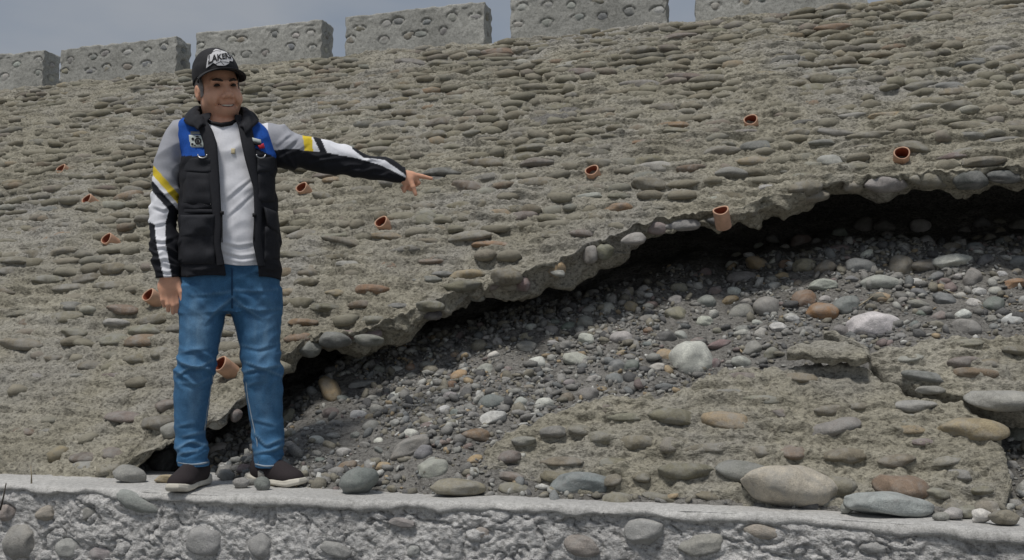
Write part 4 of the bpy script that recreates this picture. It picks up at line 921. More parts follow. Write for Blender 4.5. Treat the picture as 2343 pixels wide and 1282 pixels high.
for sx in (-1, 1):
    hcap((0, .0835, -.0715), (sx * .020, .078, -.069), .0085, .008, .006); hcap((sx * .020, .078, -.069), (sx * .034, .066, -.0655), .008, .005, .006)
    hcap((0, .0815, -.0885), (sx * .018, .077, -.085), .009, .0085, .006); hcap((sx * .018, .077, -.085), (sx * .032, .066, -.073), .0085, .005, .006)
    hell((sx * .046, .062, -.052), (.020, .024, .020), .014)

for sx in (-1, 1):
    hcap((0, .094, -.0795), (sx * .018, .089, -.077), .0046, .0042, .002, 's'); hcap((sx * .018, .089, -.077), (sx * .034, .074, -.0685), .0042, .0022, .002, 's')
for sx in (-1, 1): hcap((sx * .028, .092, -.046), (sx * .041, .076, -.076), .004, .0045, .006, 's')
for sx in (-1, 1):
    hell((sx * .083, -.008, -.010), (.011, .021, .032), .008); hell((sx * .094, .002, -.008), (.006, .010, .018), .006, 's')
addcap(B, Hd(0, -.022, -.07), Q(508, 292, -.02), .062, .069, .03)
bt = Stack(zrows(T_TORSO), p=2.3, grow=-0.02); addstack(B, bt, .03)
addstack(B, Stack(zrows(T_PELV[:3]), p=2.4, grow=-0.03), .03)
for tab in (T_RLEG, T_LLEG): addstack(B, Stack(zrows(tab[1:]), grow=-0.022), .01)
addstack(B, Stack(zrows(T_RARM), grow=-0.012), .03); addstack(B, Stack(urows(T_LARM), axis=0, grow=-0.009), .03)
for ax_, sgn in ((448, -1), (611, 1)): addcap(B, Q(ax_, 1040, -.01), Q(ax_, 1082, .0), .040, .030, .02)
# hanging hand
w0 = Q(386, 628, .040); addcap(B, Q(385, 610, .035), w0, .030, .028, .01)
addell(B, Q(385, 655, .046), (.040, .018, .045), .015); addell(B, Q(396, 648, .046), (.026, .017, .034), .015)
for (a, m, t, fm, ft, r) in (((403, 672), (407, 694), (405, 713), .048, .036, .0095), ((393, 675), (397, 699), (396, 716), .050, .036, .0098), ((381, 674), (384, 697), (385, 711), .050, .034, .0095), ((370, 668), (372, 687), (375, 700), .048, .036, .0085)):
    addcap(B, Q(*a, .046), Q(*m, fm), r * 1.1, r, .006); addcap(B, Q(*m, fm), Q(*t, ft), r, r * .82, .003)
addcap(B, Q(404, 646, .050), Q(414, 668, .062), .014, .0105, .012); addcap(B, Q(414, 668, .062), Q(417, 688, .062), .0105, .0085, .004)
# pointing hand
addcap(B, Q(905, 396, .046), Q(926, 403, .05), .024, .023, .012)
addell(B, Q(936, 406, .052), (.033, .022, .028), .012, R=None); addell(B, Q(930, 412, .054), (.024, .020, .028), .012)
addcap(B, Q(944, 400, .054), Q(966, 404, .058), .0115, .0095, .008); addcap(B, Q(966, 404, .058), Q(987, 409, .060), .0095, .0075, .003)
addcap(B, Q(938, 410, .066), Q(945, 428, .074), .0125, .0105, .010); addcap(B, Q(945, 428, .074), Q(951, 445, .074), .0105, .0080, .004)
for (a, m, t, r) in (((950, 408), (958, 419), (949, 425), .0092), ((941, 416), (940, 433), (931, 430), .0090), ((931, 418), (925, 437), (921, 430), .0082)):
    addcap(B, Q(*a, .052), Q(*m, .050), r * 1.1, r, .006); addcap(B, Q(*m, .050), Q(*t, .040), r, r * .85, .003)
Vb, Fb = B.mesh(); del B
me = mesh_arrays('body', Vb, Fb)
hl = ((Vb - HC) @ HR) / HS
col = np.broadcast_to(np.array([0.70, 0.385, 0.26]), Vb.shape).copy()
face_ = (hl[:, 1] > .05) & (np.abs(hl[:, 0]) < .07) & (hl[:, 2] > -.12)
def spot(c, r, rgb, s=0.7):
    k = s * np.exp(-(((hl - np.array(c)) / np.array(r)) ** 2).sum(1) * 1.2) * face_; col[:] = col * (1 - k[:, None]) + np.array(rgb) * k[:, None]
spot((0, .095, -.0775), (.026, .03, .012), (0.42, 0.17, 0.14), .8); spot((0, .112, -.04), (.02, .02, .018), (0.76, 0.43, 0.31), .7)  # lip colour, then a highlight painted on the nose tip
for sx in (-1, 1): spot((sx * .045, .07, -.035), (.025, .03, .022), (0.78, 0.46, 0.33), .6); spot((sx * .033, .09, .0), (.022, .03, .012), (0.30, 0.155, 0.105), .8)  # painted highlights on the cheeks, painted shade in the eye sockets
for sx in (-1, 1): spot((sx * .03, .09, -.078), (.01, .03, .02), (0.36, 0.19, 0.125), .5)  # crease shade beside the mouth, painted into the skin colour
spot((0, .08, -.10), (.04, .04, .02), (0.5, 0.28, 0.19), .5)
add_color(me, col)
def attr_mat(name, rough, nz=0.12, scale=90, bd=0.0015, sss=0.0, bs=300):
    m, t, b = newmat(name, rough); a = t.nodes.new('ShaderNodeAttribute'); a.attribute_name = 'tint'; v = objvec(t)
    k = ramp(t, noise(t, scale, 4, 0.6, v), [(0.25, (1 - nz,) * 3), (0.75, (1 + nz,) * 3)])
    t.links.new(mixc(t, 'MULTIPLY', 1.0, a.outputs['Color'], k), b.inputs['Base Color'])
    if sss: b.inputs['Subsurface Weight'].default_value = sss; b.inputs['Subsurface Radius'].default_value = (0.01, 0.004, 0.002)
    bump(t, b, noise(t, bs, 3, 0.6, v), 0.5, bd); return m
M_SKIN = attr_mat('skin', 0.5, 0.08, 60, 0.0008, 0.08); M_CLOTH = attr_mat('jersey_cloth', 0.85, 0.06, 120, 0.001); M_VEST = attr_mat('vest_cloth', 0.88, 0.2, 150, 0.0015)
wear('body', me, M_SKIN)

# jersey: torso and both sleeves
J = Field((-0.40, -0.17, 0.78), (0.72, 0.19, 1.50), 0.0036)
addstack(J, S_TORSO); addstack(J, S_RARM, .03); addstack(J, S_LARM, .03)
addell(J, Q(506, 258, .035), (.073, .115, .064), .004, 's'); el = Q(375, 470); lo3, hi3 = (-0.40, -0.17, 0.78), (0.72, 0.19, 1.50)
def rdg(n): return 1 - 2 * np.abs(n)
def jw(x, y, z):
    o = 0 * (x + y + z)
    d = -0.004 * rdg(vnoise3(x * 9 + 4 * z + o, y * 6 + o, z * 11 - 7 * x + o, 301)) - 0.002 * vnoise3(x * 26 + o, y * 20 + o, z * 30 + o, 302)
    ra = sstep(Q(425, 470)[0], Q(405, 470)[0], x)
    low = np.exp(-((z - Q(385, 585)[2]) / 0.10) ** 2); elb = np.exp(-((z - Q(375, 450)[2]) / 0.08) ** 2)
    d = d - ra * (0.008 * low + 0.006 * elb) * rdg(vnoise3(x * 9 + o, y * 9 + o, z * 34 + 14 * x + o, 303))
    la = sstep(Q(632, 340)[0], Q(650, 340)[0], x); arm = np.exp(-((x - Q(660, 340)[0]) / 0.06) ** 2)
    d = d - la * 0.006 * rdg(vnoise3(x * 12 + z * 22 + o, y * 8 + o, z * 12 - x * 6 + o, 305)) - la * arm * 0.007 * rdg(vnoise3(x * 30 + z * 16 + o, y * 8 + o, z * 7 + o, 306))
    return d
wrinkle(J, jw, lo3, hi3)
Vj, Fj = J.mesh(); del J
def px_of(V):                                  # back to picture positions, to lay the jersey's printed bands where they run
    W = PO + V[:, :1] * PUv + V[:, 1:2] * PFv + V[:, 2:] * np.array([0, 0, 1.0]); d = W - CAM; zz = d @ VF
    return 1171.5 + FPX * (d @ VR) / zz, 641 - FPX * (d @ VU) / zz
def crease(V, jx, jy, lines, amp, wid, fmin=0.0):
    """cloth folds: a ridge with a valley under it along each measured line"""
    fr_ = V[:, 1] > fmin
    for pts, s in lines:
        p = np.array(pts, float); q = np.stack([np.interp(np.linspace(0, 1, 16), np.linspace(0, 1, len(p)), p[:, k]) for k in (0, 1)], 1); q[1:-1] = (q[:-2] + 2 * q[1:-1] + q[2:]) / 4
        m = np.where(fr_ & (jx > q[:, 0].min() - 25) & (jx < q[:, 0].max() + 25) & (jy > q[:, 1].min() - 25) & (jy < q[:, 1].max() + 25))[0]
        if len(m) == 0: continue
        dx = jx[m, None] - q[None, :, 0]; dy = jy[m, None] - q[None, :, 1]; k = np.argmin(dx * dx + dy * dy, 1); r = np.arange(len(m)); D = np.sqrt(dx[r, k] ** 2 + dy[r, k] ** 2) * np.sign(dy[r, k])
        taper = np.sin(np.clip(k / 15, 0.04, 0.96) * pi) ** 0.6
        V[m, 1] += s * amp * taper * (np.exp(-(D / wid) ** 2) - 0.9 * np.exp(-((D - 1.5 * wid) / (0.8 * wid)) ** 2))
jx, jy = px_of(Vj)
WHT, GRY, YEL, BLK = (np.array(c) for c in ((.78, .79, .84), (.36, .37, .41), (.72, .54, .04), (.012, .013, .018)))
jc = np.broadcast_to(WHT, Vj.shape).copy()
def setc(m, c): jc[m] = c
ra = jx < 428
setc(ra & (jy < 470), GRY); L1 = 380 + (jx - 352) * 1.14                       # right sleeve, slanting bands
s_ = jy - L1
setc(ra & (s_ > 0) & (s_ < 24), YEL); setc(ra & (s_ >= 24) & (s_ < 38), WHT); setc(ra & (s_ >= 38) & (s_ < 62), BLK); setc(ra & (s_ >= 62), WHT)
inner = np.interp(jy, [440, 465, 512, 560, 627, 640], [395, 391, 378, 379, 392, 394]); outer = np.interp(jy, [505, 515, 560, 627, 640], [340, 354, 358, 373, 376])
setc(ra & (s_ >= 50) & (jx > inner), BLK); setc(ra & (jy > 510) & (jx < outer), BLK)
la = (jx > 600) & (Vj[:, 0] > Q(612, 340)[0])
low_ = np.interp(jx, [600, 632, 665, 700, 749, 815, 869, 915, 930], [342, 344, 340, 345, 350, 362, 377, 400, 408]); topb = np.interp(jx, [800, 806, 833, 879, 919, 930], [0, 341, 362, 366, 394, 404])
setc(la, WHT); setc(la & (jx < 693 + (jy - 315) * .15), GRY); setc(la & (jx >= 693 + (jy - 315) * .15) & (jx < 714 + (jy - 320) * .1), YEL)
setc(la & (jx > 720 + (jy - 322) * .5) & (jx < 736 + (jy - 322) * .45), BLK); setc(la & (jy > low_), BLK); setc(la & (jy < topb), BLK)
setc((Vj[:, 1] < -0.04), BLK)
JL2 = [([(508, 552), (545, 562), (580, 556)], .7), ([(509, 575), (550, 586), (588, 580)], .8), ([(512, 592), (560, 600), (588, 594)], .5), ([(577, 405), (545, 430), (513, 458)], .6), ([(578, 440), (545, 470), (512, 500)], .5),
       ([(346, 545), (372, 552), (402, 540)], 1), ([(346, 570), (375, 562), (404, 575)], 1), ([(350, 596), (380, 590), (406, 600)], 1), ([(356, 615), (385, 622), (410, 612)], .8), ([(348, 470), (375, 480), (402, 462)], .8), ([(350, 430), (380, 445), (408, 430)], .6), ([(346, 515), (380, 508)], .7),
       ([(634, 330), (655, 312), (668, 304)], .9), ([(636, 350), (665, 330), (682, 312)], .9), ([(640, 362), (680, 345), (700, 330)], .7), ([(700, 380), (740, 366), (790, 362)], .8), ([(760, 392), (800, 378), (840, 378)], .8), ([(700, 360), (760, 352)], .6), ([(820, 398), (855, 386), (880, 390)], .8), ([(830, 372), (850, 362), (868, 366)], .8), ([(868, 405), (890, 395), (905, 402)], .7)]
crease(Vj, jx, jy, JL2, .0055, 4.5, -0.02)
me = mesh_arrays('jersey', Vj, Fj); add_color(me, jc); shirt = wear('jersey', me, M_CLOTH)

# jeans
P_ = Field((-0.26, -0.15, 0.06), (0.26, 0.17, 0.90), 0.0042)
addstack(P_, S_PELV); addstack(P_, S_RLEG, .018); addstack(P_, S_LLEG, .018)
kz = Q(450, 835)[2]; hz_ = Q(450, 1030)[2]; cz_ = Q(525, 705)[2]
def pw(x, y, z):
    n1 = vnoise3(x * 7 + 0 * z, y * 7 + 0 * x, z * 7 + 0 * y, 311); n2 = vnoise3(x * 11 + 6 * z + 0 * y, y * 9 + 0 * x, z * 26 + 0 * y, 313)
    s = np.where(x < 0, 1.0, -1.0)
    kn = np.exp(-((z - kz) / 0.06) ** 2); hm = np.exp(-((z - hz_) / 0.05) ** 2); cr = np.exp(-((z - cz_ - .02) / 0.07) ** 2) * np.exp(-(x / 0.13) ** 2)
    r1 = 1 - 2 * np.abs(vnoise3(x * 9 - s * z * 6 + 0 * y, y * 7 + 0 * x, z * 22 + s * x * 16 + 0 * y, 315)); r2 = 1 - 2 * np.abs(vnoise3(x * 10 + 0 * z, y * 9 + 0 * x, z * 24 - s * x * 14 + 0 * y, 317))
    d = -0.002 * n2 - 0.002 * r1 - kn * 0.0068 * r1 - hm * 0.006 * r2 - cr * 0.005 * np.sin((np.abs(x) * 60 + z * 70) + 2.5 * n1)
    return d
wrinkle(P_, pw, (-0.26, -0.15, 0.06), (0.26, 0.17, 0.90))
V, F = P_.mesh(); del P_
jx2, jy2 = px_of(V)
JL = [([(416, 832), (451, 843), (487, 824)], 1), ([(402, 860), (440, 838), (480, 843)], 1), ([(413, 806), (473, 797)], .6), ([(410, 875), (450, 880), (478, 866)], .6), ([(404, 1026), (433, 1010), (472, 1018)], 1), ([(420, 999), (468, 988)], .8), ([(402, 1040), (451, 1031)], .8), ([(405, 975), (445, 968)], .5),
      ([(558, 851), (599, 841), (643, 860)], 1), ([(559, 828), (604, 843), (643, 836)], .9), ([(551, 789), (591, 799), (640, 784)], .6), ([(565, 880), (610, 872)], .5), ([(537, 698), (591, 712), (641, 706)], .7), ([(576, 985), (608, 1020), (646, 1004)], .9), ([(582, 1036), (626, 1030), (648, 1018)], .9), ([(580, 960), (630, 972)], .5),
      ([(529, 667), (500, 671), (440, 676)], .6), ([(534, 663), (582, 668), (634, 662)], .6), ([(533, 682), (565, 708), (600, 730)], .8), ([(526, 686), (495, 712), (470, 740)], .8)]
crease(V, jx2, jy2, JL, .0065, 5.0); me = mesh_arrays('jeans', V, F)
fn_ = 0.65 + 0.35 * fbm(V[:, 0] * 45, V[:, 2] * 14, 3, 331)
fade_hilite = 0.6 * np.exp(-(((jx2 - 452) / 26) ** 2 + ((jy2 - 750) / 70) ** 2)) + 0.6 * np.exp(-(((jx2 - 606) / 26) ** 2 + ((jy2 - 755) / 75) ** 2)) + 0.3 * np.exp(-(((jx2 - 440) / 26) ** 2 + ((jy2 - 920) / 60) ** 2)) + 0.3 * np.exp(-(((jx2 - 606) / 26) ** 2 + ((jy2 - 920) / 60) ** 2))
fade_hilite = np.clip(fade_hilite * fn_, 0, 1)
for pts, s in JL:                              # highlights painted into the denim colour along the fold crests
    p = np.array(pts, float); q = np.stack([np.interp(np.linspace(0, 1, 16), np.linspace(0, 1, len(p)), p[:, k]) for k in (0, 1)], 1)
    m = np.where((jx2 > q[:, 0].min() - 10) & (jx2 < q[:, 0].max() + 10) & (jy2 > q[:, 1].min() - 10) & (jy2 < q[:, 1].max() + 10))[0]
    D = np.sqrt(((jx2[m, None] - q[None, :, 0]) ** 2 + (jy2[m, None] - q[None, :, 1]) ** 2).min(1)); fade_hilite[m] = np.maximum(fade_hilite[m], 0.4 * s * np.exp(-(D / 3.5) ** 2))
base = np.array([.045, .14, .275]); wash_hilite = np.array([.22, .36, .50])
dc = base + (wash_hilite - base) * fade_hilite[:, None]; hem = (V[:, 2] < Q(450, 1050)[2]); dc[hem] *= 1.15
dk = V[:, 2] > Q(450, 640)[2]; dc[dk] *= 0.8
add_color(me, dc)
m, t, b = newmat('denim', 0.85); a = t.nodes.new('ShaderNodeAttribute'); a.attribute_name = 'tint'; v = objvec(t)
k1 = ramp(t, noise(t, 28, 5, 0.7, v, 0.4), [(0.25, (0.72, 0.74, 0.78)), (0.75, (1.28, 1.24, 1.2))]); k2 = ramp(t, noise(t, 420, 2, 0.7, v), [(0.3, (0.75,) * 3), (0.7, (1.25,) * 3)])
t.links.new(mixc(t, 'MULTIPLY', 1.0, mixc(t, 'MULTIPLY', 1.0, a.outputs['Color'], k1), k2), b.inputs['Base Color']); bump(t, b, noise(t, 300, 2, 0.6, v), 0.4, 0.001)
M_DENIM = m; jeans = wear('jeans', me, M_DENIM)
M_STITCH = plain('pale_stitching', (.30, .36, .42), .9, .4, 500); M_SEAM = plain('dark_denim_seam', (.016, .05, .11), .9, .3, 300)
def on_leg(st, px, py, off=0.002):
    p = Q(px, py, .06)
    for _ in range(4): p = Q(px, py, float(st.front(p[0], p[2])) + off)
    return p
for st, pts in ((S_LLEG, [(533, 728), (545, 772), (556, 820), (563, 868), (567, 910), (578, 965), (588, 1010), (592, 1060)]), (S_RLEG, [(513, 735), (500, 792), (488, 845), (482, 890), (474, 935), (468, 985)])):
    wear('seam', tube_mesh('seam', [on_leg(st, *p) for p in pts], .0026, 6), M_STITCH, jeans)
for st, xs2 in ((S_RLEG, (409, 476)), (S_LLEG, (585, 641))):
    pts = [on_leg(st, px, 1058 + (4 if st is S_LLEG else 0) - 5 * sin((px - xs2[0]) / (xs2[1] - xs2[0]) * pi) * -1, .001) for px in np.linspace(*xs2, 12)]
    wear('hem', tube_mesh('hem', pts, .004, 6), M_STITCH, jeans)
wear('fly_seam', tube_mesh('fly_seam', [Q(531, y, float(S_PELV.front(Q(531, y, .12)[0], Q(531, y, .12)[2])) + .002) for y in (615, 640, 665, 690, 706)], .003, 6), M_SEAM, jeans)

# vest: an open shell over the jersey
VF_ = Field((-0.28, -0.20, 0.76), (0.26, 0.20, 1.47), 0.0042)
addstack(VF_, S_VEST); wv = lambda x, y, z: -0.006 * (1 - 2 * np.abs(vnoise3(x * 8 + 5 * z + 0 * y, y * 6 + 0 * x, z * 13 - 5 * x + 0 * y, 321))) + 0.002 * vnoise3(x * 24 + 0 * z, y * 20 + 0 * x, z * 34 + 0 * y, 323)
wrinkle(VF_, wv, (-0.28, -0.20, 0.76), (0.26, 0.20, 1.47))
VF_.D = np.maximum(VF_.D, -(VF_.D + 0.011))
OL = [(262, 482), (275, 474), (300, 487), (330, 497), (400, 502), (459, 505), (519, 508), (562, 505), (605, 514), (650, 520)]; OR_ = [(262, 536), (287, 545), (330, 553), (365, 561), (425, 580), (493, 582), (553, 578), (609, 590), (650, 594)]
zl = [Q(x, y, .14)[2] for y, x in OL][::-1]; ul = [Q(x, y, .14)[0] for y, x in OL][::-1]; zr = [Q(x, y, .14)[2] for y, x in OR_][::-1]; ur = [Q(x, y, .14)[0] for y, x in OR_][::-1]
def opening(x, y, z):
    a = np.interp(z, zl, ul); b = np.interp(z, zr, ur); return np.maximum(np.maximum(a - x, x - b), -(y - 0.0)) + 0 * z
VF_.add(opening, (-0.28, -0.20, 0.76), (0.26, 0.20, 1.47), 0.004, 's')
V, F = VF_.mesh(); del VF_; vx, vy = px_of(V)
vc = np.broadcast_to(np.array([.014, .015, .02]), V.shape).copy(); BLU = np.array([.012, .085, .40])
lapl = np.interp(vy, [270, 300, 356], [446, 458, 470]); lapr = np.interp(vy, [270, 300, 365], [572, 578, 588])
vc[(vy < 357) & (vx < lapl)] = BLU; vc[(vy < 340 + (vx - 588) * .5) & (vx > lapr)] = BLU
crease(V, vx, vy, [([(415, 470), (450, 478), (500, 470)], .8), ([(590, 470), (615, 480), (635, 468)], .8), ([(420, 612), (460, 620), (500, 610)], .9), ([(600, 612), (625, 618), (640, 606)], .9)], .006, 5.0); me = mesh_arrays('vest', V, F); add_color(me, vc); vest = wear('vest', me, M_VEST)
M_BLACK = plain('black_vest_fabric', (.018, .019, .024), .85, .25, 120); M_BLUE = plain('blue_fabric', (.012, .085, .40), .85, .15, 120)
M_BLK2 = plain('dark_pocket_fabric', (.020, .0215, .027), .85, .25, 120); M_WHITE = plain('white_patch', (.55, .6, .58), .7, .1, 80); M_RED = plain('red_patch', (.5, .03, .05), .7, .1)
M_STEEL = plain('steel_ring', (.45, .45, .45), .35, .1, metal=0.9); M_GREYP = plain('grey_patch', (.22, .24, .25), .8, .1); M_PRINT = plain('black_print', (.01, .01, .012), .7, .1)
def patch(name, quad, mat, th=.012, n=(16, 16), st=None, parent=None, rnd=0.2, off=0.003):
    wob = 0.6 if th > .01 else 0.0
    st = st or S_VEST; A, B_, C_, D_ = (np.array(q, float) for q in quad)       # TL, TR, BR, BL
    s = np.linspace(0, 1, n[0]); t_ = np.linspace(0, 1, n[1]); V = np.zeros((n[1] + 2, n[0] + 2, 3))
    sp = np.concatenate([[0], s, [1]]); tp = np.concatenate([[0], t_, [1]])
    for j, tt in enumerate(tp):
        for i, ss in enumerate(sp):
            p = A * (1 - ss) * (1 - tt) + B_ * ss * (1 - tt) + C_ * ss * tt + D_ * (1 - ss) * tt
            e = min(min(ss, 1 - ss) / rnd, 1) * min(min(tt, 1 - tt) / rnd, 1); e = sqrt(max(0, 1 - (1 - e) ** 2)) 
            q = Q(*p, .15)
            for _ in range(3): q = Q(*p, float(st.front(q[0], q[2])) + off)
            rim = i in (0, n[0] + 1) or j in (0, n[1] + 1)
            V[j, i] = q; V[j, i, 1] += (-.012 if rim else th * (0.35 + 0.65 * e) * (1 + wob * float(vnoise(q[0] * 22, q[2] * 26, 7))) - wob * .006 * (1 - 2 * abs(float(vnoise(q[0] * 13 + q[2] * 6, q[2] * 19, 8)))))
    return wear(name, mesh_arrays(name, V.reshape(-1, 3), grid_faces(n[1] + 2, n[0] + 2)), mat, parent or vest)
patch('pocket', [(421, 392), (484, 394), (486, 470), (417, 468)], M_BLACK, .011); patch('pocket_flap', [(421, 360), (484, 362), (486, 397), (420, 394)], M_BLK2, .016)
patch('pocket', [(590, 392), (630, 390), (630, 462), (588, 466)], M_BLACK, .011); patch('pocket_flap', [(588, 360), (631, 357), (632, 394), (588, 397)], M_BLK2, .016)
patch('pocket', [(412, 520), (492, 524), (492, 606), (413, 604)], M_BLACK, .014); patch('pocket_flap', [(412, 493), (492, 492), (490, 542), (411, 545)], M_BLK2, .021)
patch('pocket', [(606, 520), (640, 512), (641, 592), (604, 600)], M_BLACK, .014); patch('pocket_flap', [(603, 474), (636, 486), (642, 542), (612, 520)], M_BLK2, .021)
patch('zip', [(414, 481), (486, 483), (486, 487), (414, 486)], M_GREYP, .003, (10, 4), off=.004); patch('waist_seam', [(411, 478), (504, 480), (504, 489), (411, 488)], M_BLACK, .006, (16, 5)) 
def strip(name, pts_in, pts_out, mat, th, n=26):
    ys = np.linspace(0, 1, n); V = []
    pi_ = np.array(pts_in, float); po_ = np.array(pts_out, float); si = np.linspace(0, 1, len(pi_)); so_ = np.linspace(0, 1, len(po_))
    for y in ys:
        a = np.array([np.interp(y, si, pi_[:, k]) for k in (0, 1)]); c = np.array([np.interp(y, so_, po_[:, k]) for k in (0, 1)])
        for s, h in ((0, -.014), (0, th * .6), (.2, th), (.5, th * 1.1), (.8, th), (1, th * .6), (1, -.014)):
            p = a + (c - a) * s; q = Q(*p, .14)
            for _ in range(3): q = Q(*p, float(S_VEST.front(q[0], q[2])) + .003)
            q[1] += h; V.append(q)
    return wear(name, mesh_arrays(name, np.array(V), grid_faces(n, 7)), mat, vest)
strip('lapel', [(472, 276), (487, 300), (497, 330), (502, 400), (505, 459), (508, 519), (505, 562), (514, 605)], [(446, 272), (456, 300), (466, 330), (474, 400), (482, 459), (488, 500), (490, 562), (496, 608)], M_BLACK, .010)
strip('lapel', [(545, 287), (553, 330), (561, 365), (571, 400), (580, 430), (582, 493), (578, 553), (590, 609)], [(573, 276), (582, 320), (586, 360), (590, 400), (597, 430), (600, 493), (598, 553), (606, 609)], M_BLACK, .010)
# collar of the vest, rolled round the neck
ct = np.array([Q(*p) for p in ((473, 290, .130), (462, 270, .105), (453, 254, .05), (456, 245, -.02), (480, 241, -.075), (505, 240, -.09), (530, 241, -.08), (553, 248, -.03), (558, 256, .04), (555, 272, .095), (549, 294, .130))])
co = np.array([Q(*p) for p in ((452, 300, .152), (438, 287, .140), (421, 279, .09), (420, 272, .0), (455, 268, -.085), (505, 266, -.118), (555, 268, -.085), (590, 274, .0), (590, 281, .09), (578, 292, .135), (563, 306, .152))])
def collar(a, b):
    s = b * 10; A = np.array([np.interp(s, range(11), ct[:, k]) for k in range(3)]); O_ = np.array([np.interp(s, range(11), co[:, k]) for k in range(3)])
    p = A + (O_ - A) * a; p = p + np.array([0, 0, 1]) * .014 * sin(a * pi) + np.array([0, .006, 0]) * sin(a * pi); return p + 0.003 * vnoise(b * 30, a * 4, 5)
def surf0(fn, n1, n2): return np.array([fn(a, b) for a in np.linspace(0, 1, n1) for b in np.linspace(0, 1, n2)])
cobj = wear('vest_collar', mesh_arrays('vest_collar', surf0(collar, 9, 60), grid_faces(9, 60)), M_BLACK, vest); sm = cobj.modifiers.new('thickness', 'SOLIDIFY'); sm.thickness = .007; sm.offset = 0
ring = [Q(463, 268, .02), Q(468, 275, .065), Q(482, 282, .092), Q(506, 286, .108), Q(528, 283, .096), Q(544, 275, .068), Q(550, 266, .02)]
wear('neckband', tube_mesh('neckband', ring, .009, 8), M_PRINT, shirt)
M_GOLD = plain('gold_chain', (.7, .5, .18), .3, .1, metal=0.9)
chain = wear('necklace', tube_mesh('necklace', [Q(470, 268, .06), Q(478, 278, .085), Q(492, 286, .1), Q(508, 289, .106), Q(526, 285, .1), Q(540, 274, .07)], .0016, 5), M_GOLD)
patch('shirt_print', [(529, 340), (538, 340), (538, 352), (529, 352)], plain('pale_gold_print', (.6, .52, .33), .8, .2), .001, (5, 5), S_TORSO, shirt, off=.004)
# name badge and flag patch on the blue yoke
patch('badge', [(436, 301), (459, 301), (460, 308), (436, 308)], M_GREYP, .003, (6, 4), off=.006)
bd = patch('badge', [(432, 309), (464, 310), (466, 337), (434, 338)], M_WHITE, .004, (8, 8), off=.006)
def disc(name, px, py, rx, ry, mat, off, parent, inner=0.0, st=None, n=18):
    st = st or S_VEST; V = []
    for rr_ in (inner, 1.0):
        for k in range(n):
            p = (px + rx * rr_ * cos(2 * pi * k / n), py + ry * rr_ * sin(2 * pi * k / n)); q = Q(*p, .15)
            for _ in range(3): q = Q(*p, float(st.front(q[0], q[2])) + off)
            V.append(q)
    return wear(name, mesh_arrays(name, np.array(V), grid_faces(2, n, True)), mat, parent)
disc('emblem', 453, 323, 8, 8, M_PRINT, .0125, bd, .55); disc('emblem', 453, 324, 3, 4, M_PRINT, .0125, bd, .0); disc('emblem', 441, 318, 3.2, 3.2, M_PRINT, .0125, bd); disc('emblem', 440, 330, 3, 2.5, M_PRINT, .0125, bd); disc('emblem', 451, 312.5, 4, 1.6, M_PRINT, .0125, bd); disc('emblem', 446, 333, 2, 2, M_PRINT, .0125, bd); disc('emblem', 460, 332, 3, 1.6, M_PRINT, .0125, bd)
patch('flag_patch', [(577, 315), (597, 320), (598, 328), (579, 324)], M_WHITE, .003, (6, 4), off=.012); patch('flag_patch', [(579, 324), (598, 328), (598, 334), (582, 331)], M_PRINT, .003, (6, 4), off=.012); patch('flag_patch', [(590, 333), (603, 328), (606, 338), (594, 340)], M_RED, .003, (6, 4), off=.012)
for cx in (463, 597):
    pts = [];
    for a in np.linspace(radians(-10), radians(190), 14):
        p = (cx + 10 * cos(a), 355 + 7 * sin(a)); q = Q(*p, .15); q = Q(*p, float(S_VEST.front(q[0], q[2])) + .022); pts.append(q)
    wear('d_ring', tube_mesh('d_ring', pts, .0028, 6), M_STEEL, vest)
for (x, y0, y1) in ((508, 488, 555), (582, 493, 550)):
    f = lambda y: Q(x, y, float(S_VEST.front(Q(x, y, .15)[0], Q(x, y, .15)[2])) + .012)
    c_ = wear('drawcord', tube_mesh('drawcord', [f(y) for y in np.linspace(y0, y1, 6)], .0024, 6), M_PRINT, vest)
    wear('toggle', tube_mesh('toggle', [f(y0 - 4), f(y0 + 3)], .0075, 8), M_PRINT, vest)

